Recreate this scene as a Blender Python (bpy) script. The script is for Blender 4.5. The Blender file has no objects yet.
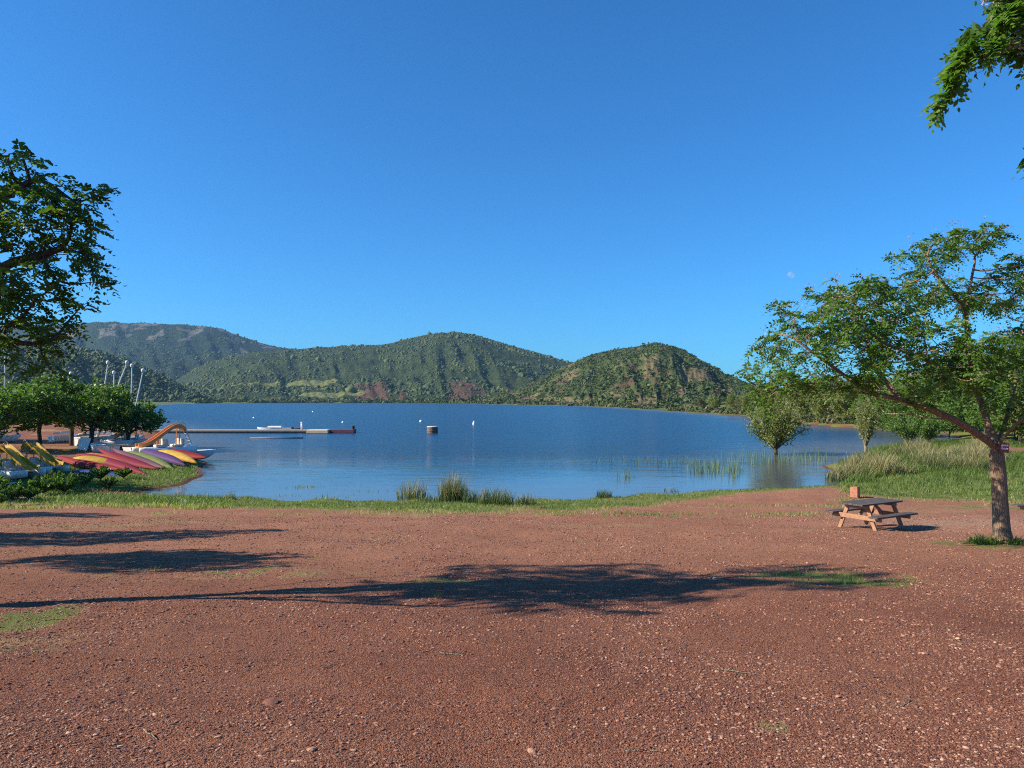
import bpy, math, random
import numpy as np
from mathutils import Vector

rng = np.random.default_rng(11)
random.seed(11)
scene = bpy.context.scene
COL = scene.collection

# ------------------------------------------------------------------ camera frame
FPX = 740.0
PITCH = math.atan(16 / FPX)
CAMZ = 1.6
CP, SP = math.cos(PITCH), math.sin(PITCH)


def at(px, py, Y):
    """world point on the sight line of a photo pixel at depth Y"""
    a = (px - 512) / FPX
    b = (384 - py) / FPX
    ry = CP - SP * b
    rz = SP + CP * b
    t = Y / ry
    return np.array([a * t, Y, CAMZ + rz * t])


WL = -3.8            # water level
# ------------------------------------------------------------------ noise


def _hash(ix, iy, seed):
    n = (ix.astype(np.int64) * 374761393 + iy.astype(np.int64) * 668265263 + seed * 1274126177) & 0xFFFFFFFF
    n = ((n ^ (n >> 13)) * 1274126177) & 0xFFFFFFFF
    n = (n ^ (n >> 16)) & 0xFFFFFFFF
    return n / 4294967295.0


def vnoise(x, y, seed=0):
    x = np.asarray(x, float)
    y = np.asarray(y, float)
    ix, iy = np.floor(x), np.floor(y)
    fx, fy = x - ix, y - iy
    fx = fx * fx * (3 - 2 * fx)
    fy = fy * fy * (3 - 2 * fy)
    a = _hash(ix, iy, seed)
    b = _hash(ix + 1, iy, seed)
    c = _hash(ix, iy + 1, seed)
    d = _hash(ix + 1, iy + 1, seed)
    return (a * (1 - fx) + b * fx) * (1 - fy) + (c * (1 - fx) + d * fx) * fy


def fbm(x, y, seed=0, octv=4):
    s = np.zeros(np.broadcast(np.asarray(x), np.asarray(y)).shape)
    a, f, tot = 1.0, 1.0, 0.0
    for k in range(octv):
        s = s + a * vnoise(np.asarray(x) * f, np.asarray(y) * f, seed + k * 17)
        tot += a
        a *= 0.5
        f *= 2.03
    return s / tot


def sstep(a, b, x):
    t = np.clip((np.asarray(x, float) - a) / (b - a), 0, 1)
    return t * t * (3 - 2 * t)


# ------------------------------------------------------------------ mesh helpers
def mesh_np(name, V, faces, mats=(), attrs=None, fattrs=None, smooth=None, midx=None):
    V = np.asarray(V, np.float32).reshape(-1, 3)
    faces = [np.asarray(f, np.int32) for f in faces if len(f)]
    me = bpy.data.meshes.new(name)
    me.vertices.add(len(V))
    me.vertices.foreach_set('co', V.ravel())
    nl = sum(f.size for f in faces)
    npoly = sum(len(f) for f in faces)
    me.loops.add(nl)
    me.polygons.add(npoly)
    me.loops.foreach_set('vertex_index', np.concatenate([f.ravel() for f in faces]))
    tot = np.concatenate([np.full(len(f), f.shape[1], np.int32) for f in faces])
    me.polygons.foreach_set('loop_start', np.concatenate([[0], np.cumsum(tot)[:-1]]).astype(np.int32))
    if smooth is not None:
        me.polygons.foreach_set('use_smooth', np.full(npoly, bool(smooth)))
    for m in mats:
        me.materials.append(m)
    if midx is not None:
        me.polygons.foreach_set('material_index', np.asarray(midx, np.int32))
    me.update(calc_edges=True)
    for d, dom in ((attrs, 'POINT'), (fattrs, 'FACE')):
        if d:
            for k, v in d.items():
                at_ = me.attributes.new(k, 'FLOAT', dom)
                at_.data.foreach_set('value', np.asarray(v, np.float32).ravel())
    return me


def link(name, me, parent=None, loc=None):
    o = bpy.data.objects.new(name, me)
    COL.objects.link(o)
    if parent is not None:
        o.parent = parent
    if loc is not None:
        o.location = loc
    return o


def tag(o, label=None, cat=None, group=None, kind=None):
    if label:
        o['label'] = label
    if cat:
        o['category'] = cat
    if group:
        o['group'] = group
    if kind:
        o['kind'] = kind
    return o


def thing(name, label, cat, loc=(0, 0, 0), rz=0.0, group=None):
    o = bpy.data.objects.new(name, None)
    o.empty_display_size = 0.2
    COL.objects.link(o)
    o.location = loc
    o.rotation_euler = (0, 0, rz)
    return tag(o, label, cat, group)


def dup(root, loc, rz=0.0, scale=1.0, label=None, group=None):
    r = root.copy()
    COL.objects.link(r)
    r.location = loc
    r.rotation_euler = (0, 0, rz)
    r.scale = (scale,) * 3 if not hasattr(scale, '__len__') else scale
    if label:
        r['label'] = label
    if group:
        r['group'] = group
    for ch in list(root.children):
        c = ch.copy()
        COL.objects.link(c)
        c.parent = r
        for g in ch.children:
            d = g.copy()
            COL.objects.link(d)
            d.parent = c
    return r


class MB:
    """collects shapes into one mesh"""

    def __init__(self):
        self.V, self.F, self.n = [], {}, 0

    def add(self, V, F):
        V = np.asarray(V, float).reshape(-1, 3)
        for f in F:
            self.F.setdefault(len(f), []).append([i + self.n for i in f])
        self.V.append(V)
        self.n += len(V)

    def box(self, c, s, rot=None, bev=0.0):
        s = np.asarray(s, float) / 2
        c = np.asarray(c, float)
        if bev <= 0:
            P = np.array([[x, y, z] for x in (-1, 1) for y in (-1, 1) for z in (-1, 1)], float) * s
            F = [(0, 1, 3, 2), (4, 6, 7, 5), (0, 4, 5, 1), (2, 3, 7, 6), (0, 2, 6, 4), (1, 5, 7, 3)]
        else:
            # chamfered box: two inset rings on each z face
            b = min(bev, s.min() * 0.9)
            ring = lambda ix, iy, z: [[-s[0] + ix, -s[1] + iy + b * 0, z], [s[0] - ix, -s[1] + iy, z], [s[0] - ix, s[1] - iy, z], [-s[0] + ix, s[1] - iy, z]]
            P = np.array(ring(b, b, -s[2]) + ring(0, 0, -s[2] + b) + ring(0, 0, s[2] - b) + ring(b, b, s[2]), float)
            F = [(3, 2, 1, 0), (12, 13, 14, 15)]
            for k in range(3):
                for i in range(4):
                    j = (i + 1) % 4
                    F.append((4 * k + i, 4 * k + j, 4 * k + 4 + j, 4 * k + 4 + i))
        if rot is not None:
            P = P @ np.asarray(rot).T
        self.add(P + c, F)
        return self

    def bar(self, a, b, w, h, up=(0, 0, 1), bev=0.0):
        a, b = np.asarray(a, float), np.asarray(b, float)
        d = b - a
        L = np.linalg.norm(d)
        z = d / L
        up = np.asarray(up, float)
        x = np.cross(up, z)
        if np.linalg.norm(x) < 1e-4:
            x = np.cross((1, 0, 0), z)
        x /= np.linalg.norm(x)
        y = np.cross(z, x)
        self.box((a + b) / 2, (w, h, L), np.stack([x, y, z], 1), bev)
        return self

    def tube(self, pts, rad, seg=8, cap=True):
        pts = np.asarray(pts, float)
        n = len(pts)
        rad = np.broadcast_to(np.asarray(rad, float), (n,))
        V = tube_rings(pts, rad, seg)
        F = []
        for i in range(n - 1):
            for k in range(seg):
                k2 = (k + 1) % seg
                F.append((i * seg + k, i * seg + k2, (i + 1) * seg + k2, (i + 1) * seg + k))
        if cap:
            F.append(tuple(range(seg))[::-1])
            F.append(tuple((n - 1) * seg + k for k in range(seg)))
        self.add(V.reshape(-1, 3), F)
        return self

    def loft(self, rings, closed=True, cap=True):
        rings = [np.asarray(r, float) for r in rings]
        m = len(rings[0])
        F = []
        for i in range(len(rings) - 1):
            for k in range(m if closed else m - 1):
                k2 = (k + 1) % m
                F.append((i * m + k, i * m + k2, (i + 1) * m + k2, (i + 1) * m + k))
        if cap and closed:
            F.append(tuple(range(m))[::-1])
            F.append(tuple((len(rings) - 1) * m + k for k in range(m)))
        self.add(np.concatenate(rings), F)
        return self

    def lathe(self, prof, seg=24, c=(0, 0, 0)):
        rings = []
        for r, z in prof:
            a = np.arange(seg) * 2 * math.pi / seg
            rings.append(np.stack([np.cos(a) * r, np.sin(a) * r, np.full(seg, z)], 1) + np.asarray(c, float))
        return self.loft(rings)

    def build(self, name, mat, parent=None, smooth=False):
        V = np.concatenate(self.V)
        faces = [np.array(f, np.int32) for f in self.F.values()]
        return link(name, mesh_np(name, V, faces, [mat], smooth=smooth), parent)


def tube_rings(pts, rad, seg):
    n = len(pts)
    T = np.gradient(pts, axis=0)
    T /= np.linalg.norm(T, axis=1)[:, None] + 1e-9
    ref = np.array([0.31, 0.17, 0.93]) if abs(T[0][2]) < 0.9 else np.array([1.0, 0.1, 0.0])
    x = np.cross(ref, T[0])
    x /= np.linalg.norm(x) + 1e-9
    V = np.zeros((n, seg, 3))
    a = np.arange(seg) * 2 * math.pi / seg
    for i in range(n):
        x = x - T[i] * np.dot(x, T[i])
        x /= np.linalg.norm(x) + 1e-9
        y = np.cross(T[i], x)
        V[i] = pts[i] + rad[i] * (np.cos(a)[:, None] * x + np.sin(a)[:, None] * y)
    return V


# ------------------------------------------------------------------ material helpers
class NT:
    def __init__(self, name):
        self.m = bpy.data.materials.new(name)
        self.m.use_nodes = True
        self.t = self.m.node_tree
        self.t.nodes.clear()
        self.out = self.t.nodes.new('ShaderNodeOutputMaterial')

    def n(self, typ, **kw):
        nd = self.t.nodes.new('ShaderNode' + typ)
        ins = kw.pop('ins', {})
        for k, v in kw.items():
            setattr(nd, k, v)
        for k, v in ins.items():
            self.set(nd.inputs[k], v)
        return nd

    def set(self, sock, v):
        if isinstance(v, bpy.types.NodeSocket):
            self.t.links.new(v, sock)
        else:
            if sock.type == 'RGBA' and len(v) == 3:
                v = (*v, 1)
            sock.default_value = v

    def math(self, op, a, b=0.0, clamp=False):
        nd = self.n('Math', operation=op, use_clamp=clamp)
        self.set(nd.inputs[0], a)
        self.set(nd.inputs[1], b)
        return nd.outputs[0]

    def mix(self, f, a, b, bt='MIX'):
        nd = self.n('Mix', data_type='RGBA', blend_type=bt)
        self.set(nd.inputs[0], f)
        self.set(nd.inputs[6], a)
        self.set(nd.inputs[7], b)
        return nd.outputs[2]

    def ramp(self, f, stops):
        nd = self.n('ValToRGB')
        el = nd.color_ramp.elements
        while len(el) < len(stops):
            el.new(0.5)
        for e, (p, c) in zip(el, stops):
            e.position = p
            e.color = (*c, 1) if hasattr(c, '__len__') else (c, c, c, 1)
        self.set(nd.inputs[0], f)
        return nd.outputs[0]

    def pos(self):
        return self.n('NewGeometry').outputs['Position']

    def obj(self):
        return self.n('TexCoord').outputs['Object']

    def attr(self, name):
        return self.n('Attribute', attribute_name=name).outputs['Fac']

    def noise(self, vec, scale, detail=4.0, rough=0.55):
        return self.n('TexNoise', ins={'Vector': vec, 'Scale': scale, 'Detail': detail, 'Roughness': rough}).outputs[0]

    def scalev(self, vec, s):
        return self.n('Mapping', ins={'Vector': vec, 'Scale': s}).outputs[0]

    def bump(self, h, strength=0.5, dist=0.02, normal=None):
        nd = self.n('Bump', ins={'Height': h, 'Strength': strength, 'Distance': dist})
        if normal is not None:
            self.set(nd.inputs['Normal'], normal)
        return nd.outputs[0]

    def principled(self, color, rough=0.7, normal=None, **ins):
        nd = self.n('BsdfPrincipled', ins={'Base Color': color, 'Roughness': rough})
        for k, v in ins.items():
            self.set(nd.inputs[k], v)
        if normal is not None:
            self.set(nd.inputs['Normal'], normal)
        return nd

    def done(self, sh):
        self.t.links.new(sh.outputs[0] if hasattr(sh, 'outputs') else sh, self.out.inputs['Surface'])
        return self.m


def simple(name, c1, c2=None, rough=0.6, scale=6.0, bump=0.0, bscale=30.0, stretch=(1, 1, 1), **ins):
    k = NT(name)
    c2 = c2 or tuple(x * 0.75 for x in c1)
    v = k.scalev(k.obj(), stretch)
    f = k.ramp(k.noise(v, scale, 5, 0.6), [(0.35, 0), (0.65, 1)])
    col = k.mix(f, c1, c2)
    nrm = k.bump(k.noise(v, bscale, 4), bump, 0.01) if bump else None
    return k.done(k.principled(col, rough, nrm, **ins))


def leaf_mat(name, stops, rough=0.45, trans=0.3):
    k = NT(name)
    r = k.attr('rnd')
    col = k.ramp(r, stops)
    p = k.principled(col, rough, None, **{'Specular IOR Level': 0.35})
    tcol = k.mix(1.0, col, (1.0, 1.15, 0.45), 'MULTIPLY')
    tcol = k.mix(1.0, tcol, (1.5, 1.5, 1.5), 'MULTIPLY')
    t = k.n('BsdfTranslucent', ins={'Color': tcol})
    mx = k.n('MixShader', ins={0: trans, 1: p.outputs[0], 2: t.outputs[0]})
    return k.done(mx)


def bark_mat(name, c1, c2, sc=1.0):
    k = NT(name)
    v = k.scalev(k.obj(), (1, 1, 0.25))
    n1 = k.noise(v, 22 * sc, 6, 0.65)
    vo = k.n('TexVoronoi', feature='DISTANCE_TO_EDGE', ins={'Vector': v, 'Scale': 26 * sc}).outputs[0]
    crack = k.ramp(vo, [(0.0, 0), (0.12, 1)])
    col = k.mix(k.ramp(n1, [(0.35, 0), (0.7, 1)]), c1, c2)
    col = k.mix(k.math('MULTIPLY', k.math('SUBTRACT', 1.0, crack), 0.6), col, tuple(x * 0.35 for x in c1))
    h = k.math('ADD', k.math('MULTIPLY', crack, 0.6), n1)
    return k.done(k.principled(col, 0.9, k.bump(h, 0.8, 0.02), **{'Specular IOR Level': 0.2}))


# ------------------------------------------------------------------ lake outline and land height
def XY(px, Y):
    return ((px - 512) / FPX * Y, Y)


LAKE_CTRL = [(165, 41.2), (150, 42), (142, 43.0), (150, 44.4), (166, 45.6), (184, 47.2), (195, 50.5), (200, 56), (204, 61), (196, 70),
             (178, 86), (162, 110), (140, 150), (80, 260), (30, 600), (195, 1130), (218, 1260), (300, 1400), (400, 1350),
             (450, 1150), (500, 900), (560, 700), (610, 520), (650, 400), (690, 315), (735, 262), (755, 225), (790, 178),
             (830, 150), (880, 134), (930, 124), (960, 112), (958, 100), (930, 92), (895, 87), (868, 80), (846, 66), (840, 54),
             (834, 46.5), (790, 45.0), (730, 44.0), (690, 43.2), (665, 41.6), (640, 42.4), (618, 40.6), (600, 41.0), (570, 39.2), (540, 40.2), (500, 38.6), (470, 39.4), (450, 37.8), (432, 40.4), (412, 40.6), (398, 38.4),
             (380, 39.4), (355, 38.2), (340, 40.4), (315, 39.8), (300, 38.2), (275, 39.8), (250, 41.4), (228, 40.0), (205, 40.8)]


def subdivide(poly, levels):
    P = np.array(poly, float)
    r = np.random.default_rng(3)
    for lv in range(levels):
        Q = np.roll(P, -1, 0)
        d = Q - P
        L = np.linalg.norm(d, axis=1)
        nrm = np.stack([-d[:, 1], d[:, 0]], 1)
        M = (P + Q) / 2 + nrm * r.normal(0, 0.045, len(P))[:, None]
        P = np.stack([P, M], 1).reshape(-1, 2)
    return P


LAKE = subdivide([XY(*c) for c in LAKE_CTRL], 2)


def lake_sd(x, y):
    """signed distance to the shore, positive on land"""
    x = np.asarray(x, float).ravel()
    y = np.asarray(y, float).ravel()
    A, B = LAKE, np.roll(LAKE, -1, 0)
    d2 = np.full(len(x), 1e18)
    inside = np.zeros(len(x), bool)
    for (ax, ay), (bx, by) in zip(A, B):
        ex, ey = bx - ax, by - ay
        t = np.clip(((x - ax) * ex + (y - ay) * ey) / (ex * ex + ey * ey), 0, 1)
        dx, dy = x - ax - t * ex, y - ay - t * ey
        d2 = np.minimum(d2, dx * dx + dy * dy)
        c = ((ay > y) != (by > y))
        if c.any():
            xi = ax + (y - ay) * ex / (ey if abs(ey) > 1e-9 else 1e-9)
            inside ^= c & (x < xi)
    return np.where(inside, -1, 1) * np.sqrt(d2)


def height(x, y):
    x = np.asarray(x, float)
    y = np.asarray(y, float)
    sh = x.shape
    xf, yf = x.ravel(), y.ravel()
    s = lake_sd(xf, yf)
    land = WL + 0.30 * (1 - np.exp(-np.maximum(s, 0) / 1.2)) + 0.018 * np.maximum(s, 0)
    plane = np.where(yf > 0, -0.095 * yf, -0.02 * yf)
    plane = plane + 0.05 * (fbm(xf * 0.35, yf * 0.35, 5, 3) - 0.5) + 0.030 * (fbm(xf * 1.6, yf * 1.6, 8, 3) - 0.5) + 0.014 * (fbm(xf * 6, yf * 6, 18, 2) - 0.5) * np.where((yf > 0) & (yf < 16), 1, 0)
    k = 0.12
    m = np.maximum(land, plane) + k * np.exp(-np.abs(land - plane) / k) * 0.3
    land_z = m + (fbm(xf * 0.5, yf * 0.5, 21, 3) - 0.5) * np.clip(s, 0, 2) * 0.08
    bed = WL - 0.02 - np.minimum(-np.minimum(s, 0) * 0.10, 2.6)
    z = np.where(s > 0, land_z, bed)
    return z.reshape(sh)


def h1(x, y):
    return float(height(np.array([x]), np.array([y]))[0])


def gpt(px, py):
    """where the sight line of a photo pixel meets the ground"""
    Y = np.geomspace(2.0, 400, 900)
    P = np.array([at(px, py, q) for q in Y])
    g = np.maximum(height(P[:, 0], P[:, 1]), WL)
    i = int(np.argmax(P[:, 2] < g))
    return P[i][0], P[i][1], float(g[i])


# ------------------------------------------------------------------ materials
M = {}


def make_materials():
    # --- near ground: red gravelly earth with grass where the mask says so
    k = NT('red_gravel_earth')
    P = k.pos()
    n_big = k.noise(P, 0.35, 4)
    n_mid = k.noise(P, 2.2, 5, 0.6)
    n_fine = k.noise(P, 38, 3, 0.7)
    red = k.mix(k.ramp(n_big, [(0.40, 0), (0.60, 1)]), (0.180, 0.052, 0.025), (0.245, 0.080, 0.040))
    n_pat = k.noise(k.scalev(P, (0.45, 0.9, 1)), 1.0, 6, 0.62)
    red = k.mix(k.ramp(n_pat, [(0.46, 0), (0.62, 0.75)]), red, (0.31, 0.128, 0.070))
    red = k.mix(k.ramp(n_pat, [(0.34, 0.8), (0.46, 0)]), red, (0.155, 0.040, 0.021))
    red = k.mix(k.ramp(n_mid, [(0.4, 0), (0.7, 0.6)]), red, (0.150, 0.052, 0.034))
    dusty = k.math('MULTIPLY', k.attr('dust'), k.ramp(k.noise(P, 0.55, 5, 0.65), [(0.30, 0.55), (0.6, 1)]))
    red = k.mix(dusty, red, (0.52, 0.250, 0.142))
    straw = k.ramp(k.math('ADD', k.attr('straw'), k.math('MULTIPLY', k.math('SUBTRACT', k.noise(P, 5.0, 6, 0.75), 0.5), 1.1)), [(0.4, 0), (0.75, 0.85)])
    red = k.mix(straw, red, (0.42, 0.315, 0.14))
    vo = k.n('TexVoronoi', ins={'Vector': P, 'Scale': 85.0})
    cell = k.n('SeparateColor', ins={0: vo.outputs['Color']}).outputs
    red = k.mix(k.math('MULTIPLY', k.ramp(cell[0], [(0.25, 0), (0.9, 1)]), 0.75), red, (0.36, 0.158, 0.090))
    vo4 = k.n('TexVoronoi', ins={'Vector': P, 'Scale': 150.0})
    c4 = k.n('SeparateColor', ins={0: vo4.outputs['Color']}).outputs
    red = k.mix(k.ramp(c4[0], [(0.5, 0), (0.95, 0.65)]), red, (0.09, 0.032, 0.022))
    red = k.mix(k.ramp(c4[1], [(0.6, 0), (0.95, 0.6)]), red, (0.45, 0.228, 0.140))
    red = k.mix(k.ramp(cell[1], [(0.62, 0), (0.95, 0.85)]), red, (0.055, 0.018, 0.013))
    vo2 = k.n('TexVoronoi', ins={'Vector': P, 'Scale': 38.0, 'Randomness': 1.0})
    c2 = k.n('SeparateColor', ins={0: vo2.outputs['Color']}).outputs
    thr = k.math('SUBTRACT', 1.0, k.math('MULTIPLY', k.ramp(k.noise(P, 0.8, 3), [(0.35, 0.02), (0.7, 0.22)]), 1.0))
    peb = k.math('MULTIPLY', k.math('GREATER_THAN', c2[0], thr),
                 k.math('LESS_THAN', vo2.outputs['Distance'], k.math('ADD', k.math('MULTIPLY', c2[1], 0.25), 0.22)))
    pebc = k.ramp(c2[2], [(0.0, (0.24, 0.11, 0.08)), (0.5, (0.36, 0.20, 0.14)), (1.0, (0.48, 0.33, 0.25))])
    red = k.mix(peb, red, pebc)
    red = k.mix(k.math('MULTIPLY', k.attr('track'), 0.7), red, (0.40, 0.235, 0.165))
    red = k.mix(k.math('MULTIPLY', k.attr('mud'), 0.85), red, (0.105, 0.036, 0.020))
    g = k.attr('grass')
    gn = k.math('ADD', g, k.math('MULTIPLY', k.math('SUBTRACT', k.noise(P, 3.0, 6, 0.7), 0.5), 0.9))
    gf = k.ramp(gn, [(0.32, 0), (0.62, 1)])
    gcol = k.mix(k.ramp(k.noise(P, 1.3, 5, 0.7), [(0.35, 0), (0.68, 1)]), (0.115, 0.16, 0.026), (0.25, 0.23, 0.075))
    gcol = k.mix(k.ramp(n_fine, [(0.45, 0), (0.75, 0.7)]), gcol, (0.05, 0.08, 0.018))
    col = k.mix(gf, red, gcol)
    fn = k.noise(P, 0.02, 8, 0.65)
    fcol = k.ramp(fn, [(0.30, (0.05, 0.075, 0.022)), (0.48, (0.085, 0.115, 0.035)), (0.58, (0.16, 0.20, 0.06)), (0.68, (0.23, 0.21, 0.10)), (0.8, (0.10, 0.12, 0.04))])
    col = k.mix(k.attr('far'), col, fcol)
    hgt = k.math('ADD', k.math('MULTIPLY', vo.outputs['Distance'], -0.8), k.math('MULTIPLY', n_fine, 0.7))
    hgt = k.math('ADD', hgt, k.math('MULTIPLY', peb, 0.9))
    vo3 = k.n('TexVoronoi', ins={'Vector': P, 'Scale': 170.0})
    hgt = k.math('ADD', hgt, k.math('MULTIPLY', vo3.outputs['Distance'], -0.5))
    b = k.bump(hgt, 1.0, 0.016)
    b = k.bump(n_mid, 0.35, 0.06, b)
    M['ground'] = k.done(k.principled(col, 0.93, b, **{'Specular IOR Level': 0.15}))

    # --- pebbles
    k = NT('pebble_stone')
    col = k.ramp(k.attr('rnd'), [(0.0, (0.09, 0.034, 0.026)), (0.34, (0.20, 0.072, 0.042)), (0.62, (0.31, 0.138, 0.080)), (0.82, (0.44, 0.232, 0.140)), (1.0, (0.60, 0.39, 0.265))])
    col = k.mix(k.math('MULTIPLY', k.noise(k.pos(), 90, 4), 0.5), col, (0.18, 0.08, 0.06))
    M['pebble'] = k.done(k.principled(col, 0.9, k.bump(k.noise(k.pos(), 160, 3), 0.5, 0.004)))

    # --- water
    k = NT('lake_water')
    P = k.pos()
    sep = k.n('SeparateXYZ', ins={0: P}).outputs
    wind = k.noise(k.scalev(P, (0.012, 0.05, 1)), 1.0, 4, 0.55)
    dist = k.math('ADD', sep[1], k.math('MULTIPLY', k.math('SUBTRACT', wind, 0.5), 46.0))
    rip = k.ramp(k.math('DIVIDE', dist, 200.0), [(0.27, 0.05), (0.33, 0.24), (0.42, 0.8), (0.6, 1.0)])
    w1 = k.noise(k.scalev(P, (0.9, 1.6, 1)), 1.0, 4, 0.6)
    w2 = k.noise(k.scalev(P, (0.25, 0.5, 1)), 1.0, 3, 0.5)
    w3 = k.noise(k.scalev(P, (3.5, 5.5, 1)), 1.0, 2, 0.5)
    hh = k.math('ADD', k.math('MULTIPLY', w1, 1.0), k.math('MULTIPLY', w2, 1.6))
    hh = k.math('ADD', hh, k.math('MULTIPLY', w3, 0.22))
    b = k.bump(hh, k.math('MULTIPLY', rip, 0.9), 0.34)
    deep = k.mix(k.attr('shallow_sheen'), (0.012, 0.052, 0.115), (0.105, 0.115, 0.12))  # paler near shore: shallows, plus low-sky reflection painted into the base colour
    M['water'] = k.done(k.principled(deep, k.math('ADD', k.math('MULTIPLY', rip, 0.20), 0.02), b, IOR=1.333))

    # --- hills
    def hillmat(name, dark, mid, light, soil, sc, bd):
        k = NT(name)  # noqa
        P = k.pos()
        n1 = k.noise(P, sc, 8, 0.68)
        n2 = k.noise(P, sc * 6, 5, 0.6)
        col = k.ramp(n1, [(0.36, dark), (0.5, mid), (0.64, light)])
        col = k.mix(k.ramp(n2, [(0.42, 0), (0.62, 0.75)]), col, dark)
        rn = k.math('ADD', k.attr('rock'), k.math('MULTIPLY', k.math('SUBTRACT', n2, 0.5), 0.8))
        col = k.mix(k.ramp(rn, [(0.42, 0), (0.6, 1)]), col, k.mix(k.noise(P, sc * 3, 4), soil[0], soil[1]))
        tn = k.math('ADD', k.attr('tan'), k.math('MULTIPLY', k.math('SUBTRACT', n2, 0.5), 0.7))
        col = k.mix(k.ramp(tn, [(0.42, 0), (0.6, 0.9)]), col, k.mix(k.noise(P, sc * 4, 4), *(((0.20, 0.215, 0.075), (0.155, 0.18, 0.06)) if name.startswith('wooded') else ((0.20, 0.135, 0.080), (0.15, 0.135, 0.062)))))
        b = k.bump(n2, 1.0, bd)
        b = k.bump(n1, 1.0, bd * 3, b)
        return k.done(k.principled(col, 0.95, b, **{'Specular IOR Level': 0.1}))
    red_rock = ((0.085, 0.042, 0.032), (0.135, 0.075, 0.052))
    grey_rock = ((0.21, 0.195, 0.17), (0.10, 0.095, 0.08))
    M['hill_far'] = hillmat('far_mountain_scrub', (0.014, 0.030, 0.018), (0.024, 0.042, 0.022), (0.036, 0.054, 0.028), grey_rock, 0.006, 22)
    M['hill_mid'] = hillmat('wooded_hill_scrub', (0.028, 0.046, 0.018), (0.045, 0.066, 0.024), (0.072, 0.092, 0.034), red_rock, 0.011, 10)
    M['hill_cone'] = hillmat('cone_hill_scrub', (0.045, 0.066, 0.022), (0.080, 0.105, 0.034), (0.145, 0.150, 0.060), red_rock, 0.025, 4)
    M['hill_near'] = hillmat('dark_hill_scrub', (0.026, 0.042, 0.017), (0.046, 0.066, 0.025), (0.080, 0.098, 0.038), red_rock, 0.016, 7)

    M['wood_blob'] = leaf_mat('hill_tree_foliage', [(0, (0.032, 0.056, 0.018)), (0.5, (0.058, 0.090, 0.026)), (0.85, (0.090, 0.120, 0.038)), (1, (0.125, 0.145, 0.052))], 0.8, 0.1)
    M['shore_blob'] = leaf_mat('shore_scrub_foliage', [(0, (0.035, 0.055, 0.018)), (0.5, (0.065, 0.085, 0.028)), (0.8, (0.10, 0.11, 0.045)), (1, (0.16, 0.14, 0.07))], 0.8, 0.1)

    # --- foliage
    M['leaf_hero'] = leaf_mat('chinaberry_leaf', [(0, (0.045, 0.095, 0.017)), (0.5, (0.084, 0.168, 0.028)), (0.85, (0.128, 0.222, 0.042)), (1, (0.20, 0.26, 0.07))], 0.38, 0.42)
    M['leaf_dark'] = leaf_mat('dark_tree_leaf', [(0, (0.042, 0.085, 0.016)), (0.6, (0.082, 0.150, 0.025)), (1, (0.16, 0.22, 0.045))], 0.42, 0.42)  # slightly darker green for the left-hand trees and shrubs
    M['leaf_bright'] = leaf_mat('bank_tree_leaf', [(0, (0.055, 0.105, 0.022)), (0.5, (0.098, 0.172, 0.034)), (1, (0.165, 0.24, 0.06))], 0.5, 0.42)
    M['leaf_willow'] = leaf_mat('willow_leaf', [(0, (0.11, 0.135, 0.036)), (0.5, (0.18, 0.21, 0.060)), (1, (0.29, 0.28, 0.12))], 0.5, 0.45)
    M['leaf_olive'] = leaf_mat('olive_bush_leaf', [(0, (0.07, 0.08, 0.035)), (0.5, (0.12, 0.13, 0.055)), (1, (0.20, 0.17, 0.10))], 0.55, 0.3)
    M['blade'] = leaf_mat('green_blade', [(0, (0.055, 0.095, 0.018)), (0.5, (0.115, 0.175, 0.034)), (0.8, (0.18, 0.225, 0.058)), (1, (0.34, 0.30, 0.12))], 0.5, 0.35)
    M['reed'] = leaf_mat('reed_blade', [(0, (0.06, 0.11, 0.03)), (0.6, (0.13, 0.20, 0.06)), (1, (0.26, 0.27, 0.12))], 0.5, 0.3)
    M['rush'] = leaf_mat('rush_blade', [(0, (0.035, 0.062, 0.018)), (0.5, (0.075, 0.110, 0.030)), (0.75, (0.22, 0.19, 0.085)), (1, (0.42, 0.34, 0.19))], 0.55, 0.3)
    M['blossom'] = leaf_mat('lilac_blossom', [(0, (0.42, 0.28, 0.48)), (0.5, (0.60, 0.48, 0.62)), (1, (0.80, 0.70, 0.74))], 0.6, 0.3)
    M['blossom_dry'] = leaf_mat('faded_blossom', [(0, (0.20, 0.13, 0.13)), (0.6, (0.34, 0.24, 0.25)), (1, (0.50, 0.40, 0.42))], 0.7, 0.3)
    M['bark'] = bark_mat('brown_bark', (0.21, 0.135, 0.085), (0.36, 0.24, 0.16))
    M['bark_dark'] = bark_mat('dark_bark', (0.075, 0.055, 0.042), (0.13, 0.10, 0.075))
    M['bark_pale'] = bark_mat('pale_willow_bark', (0.22, 0.19, 0.13), (0.32, 0.27, 0.19))

    # --- made things
    M['wood_orange'] = simple('orange_wood', (0.38, 0.195, 0.105), (0.27, 0.14, 0.08), 0.75, 9, 0.4, 40, (1, 1, 1))  # warm orange colour on all faces of legs, beams and braces
    M['wood_grey'] = simple('weathered_grey_wood', (0.105, 0.085, 0.072), (0.055, 0.045, 0.04), 0.8, 14, 0.5, 50, (0.12, 1, 1))
    M['stone_red'] = simple('red_sandstone', (0.42, 0.19, 0.11), (0.30, 0.125, 0.075), 0.9, 7, 0.6, 25)
    M['white'] = simple('white_fibreglass', (0.78, 0.78, 0.77), (0.66, 0.66, 0.65), 0.35, 3)
    M['offwhite'] = simple('old_white_paint', (0.66, 0.62, 0.55), (0.5, 0.46, 0.40), 0.55, 5)
    M['cream'] = simple('cream_plastic', (0.62, 0.50, 0.33), (0.52, 0.40, 0.26), 0.5, 4)
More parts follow.
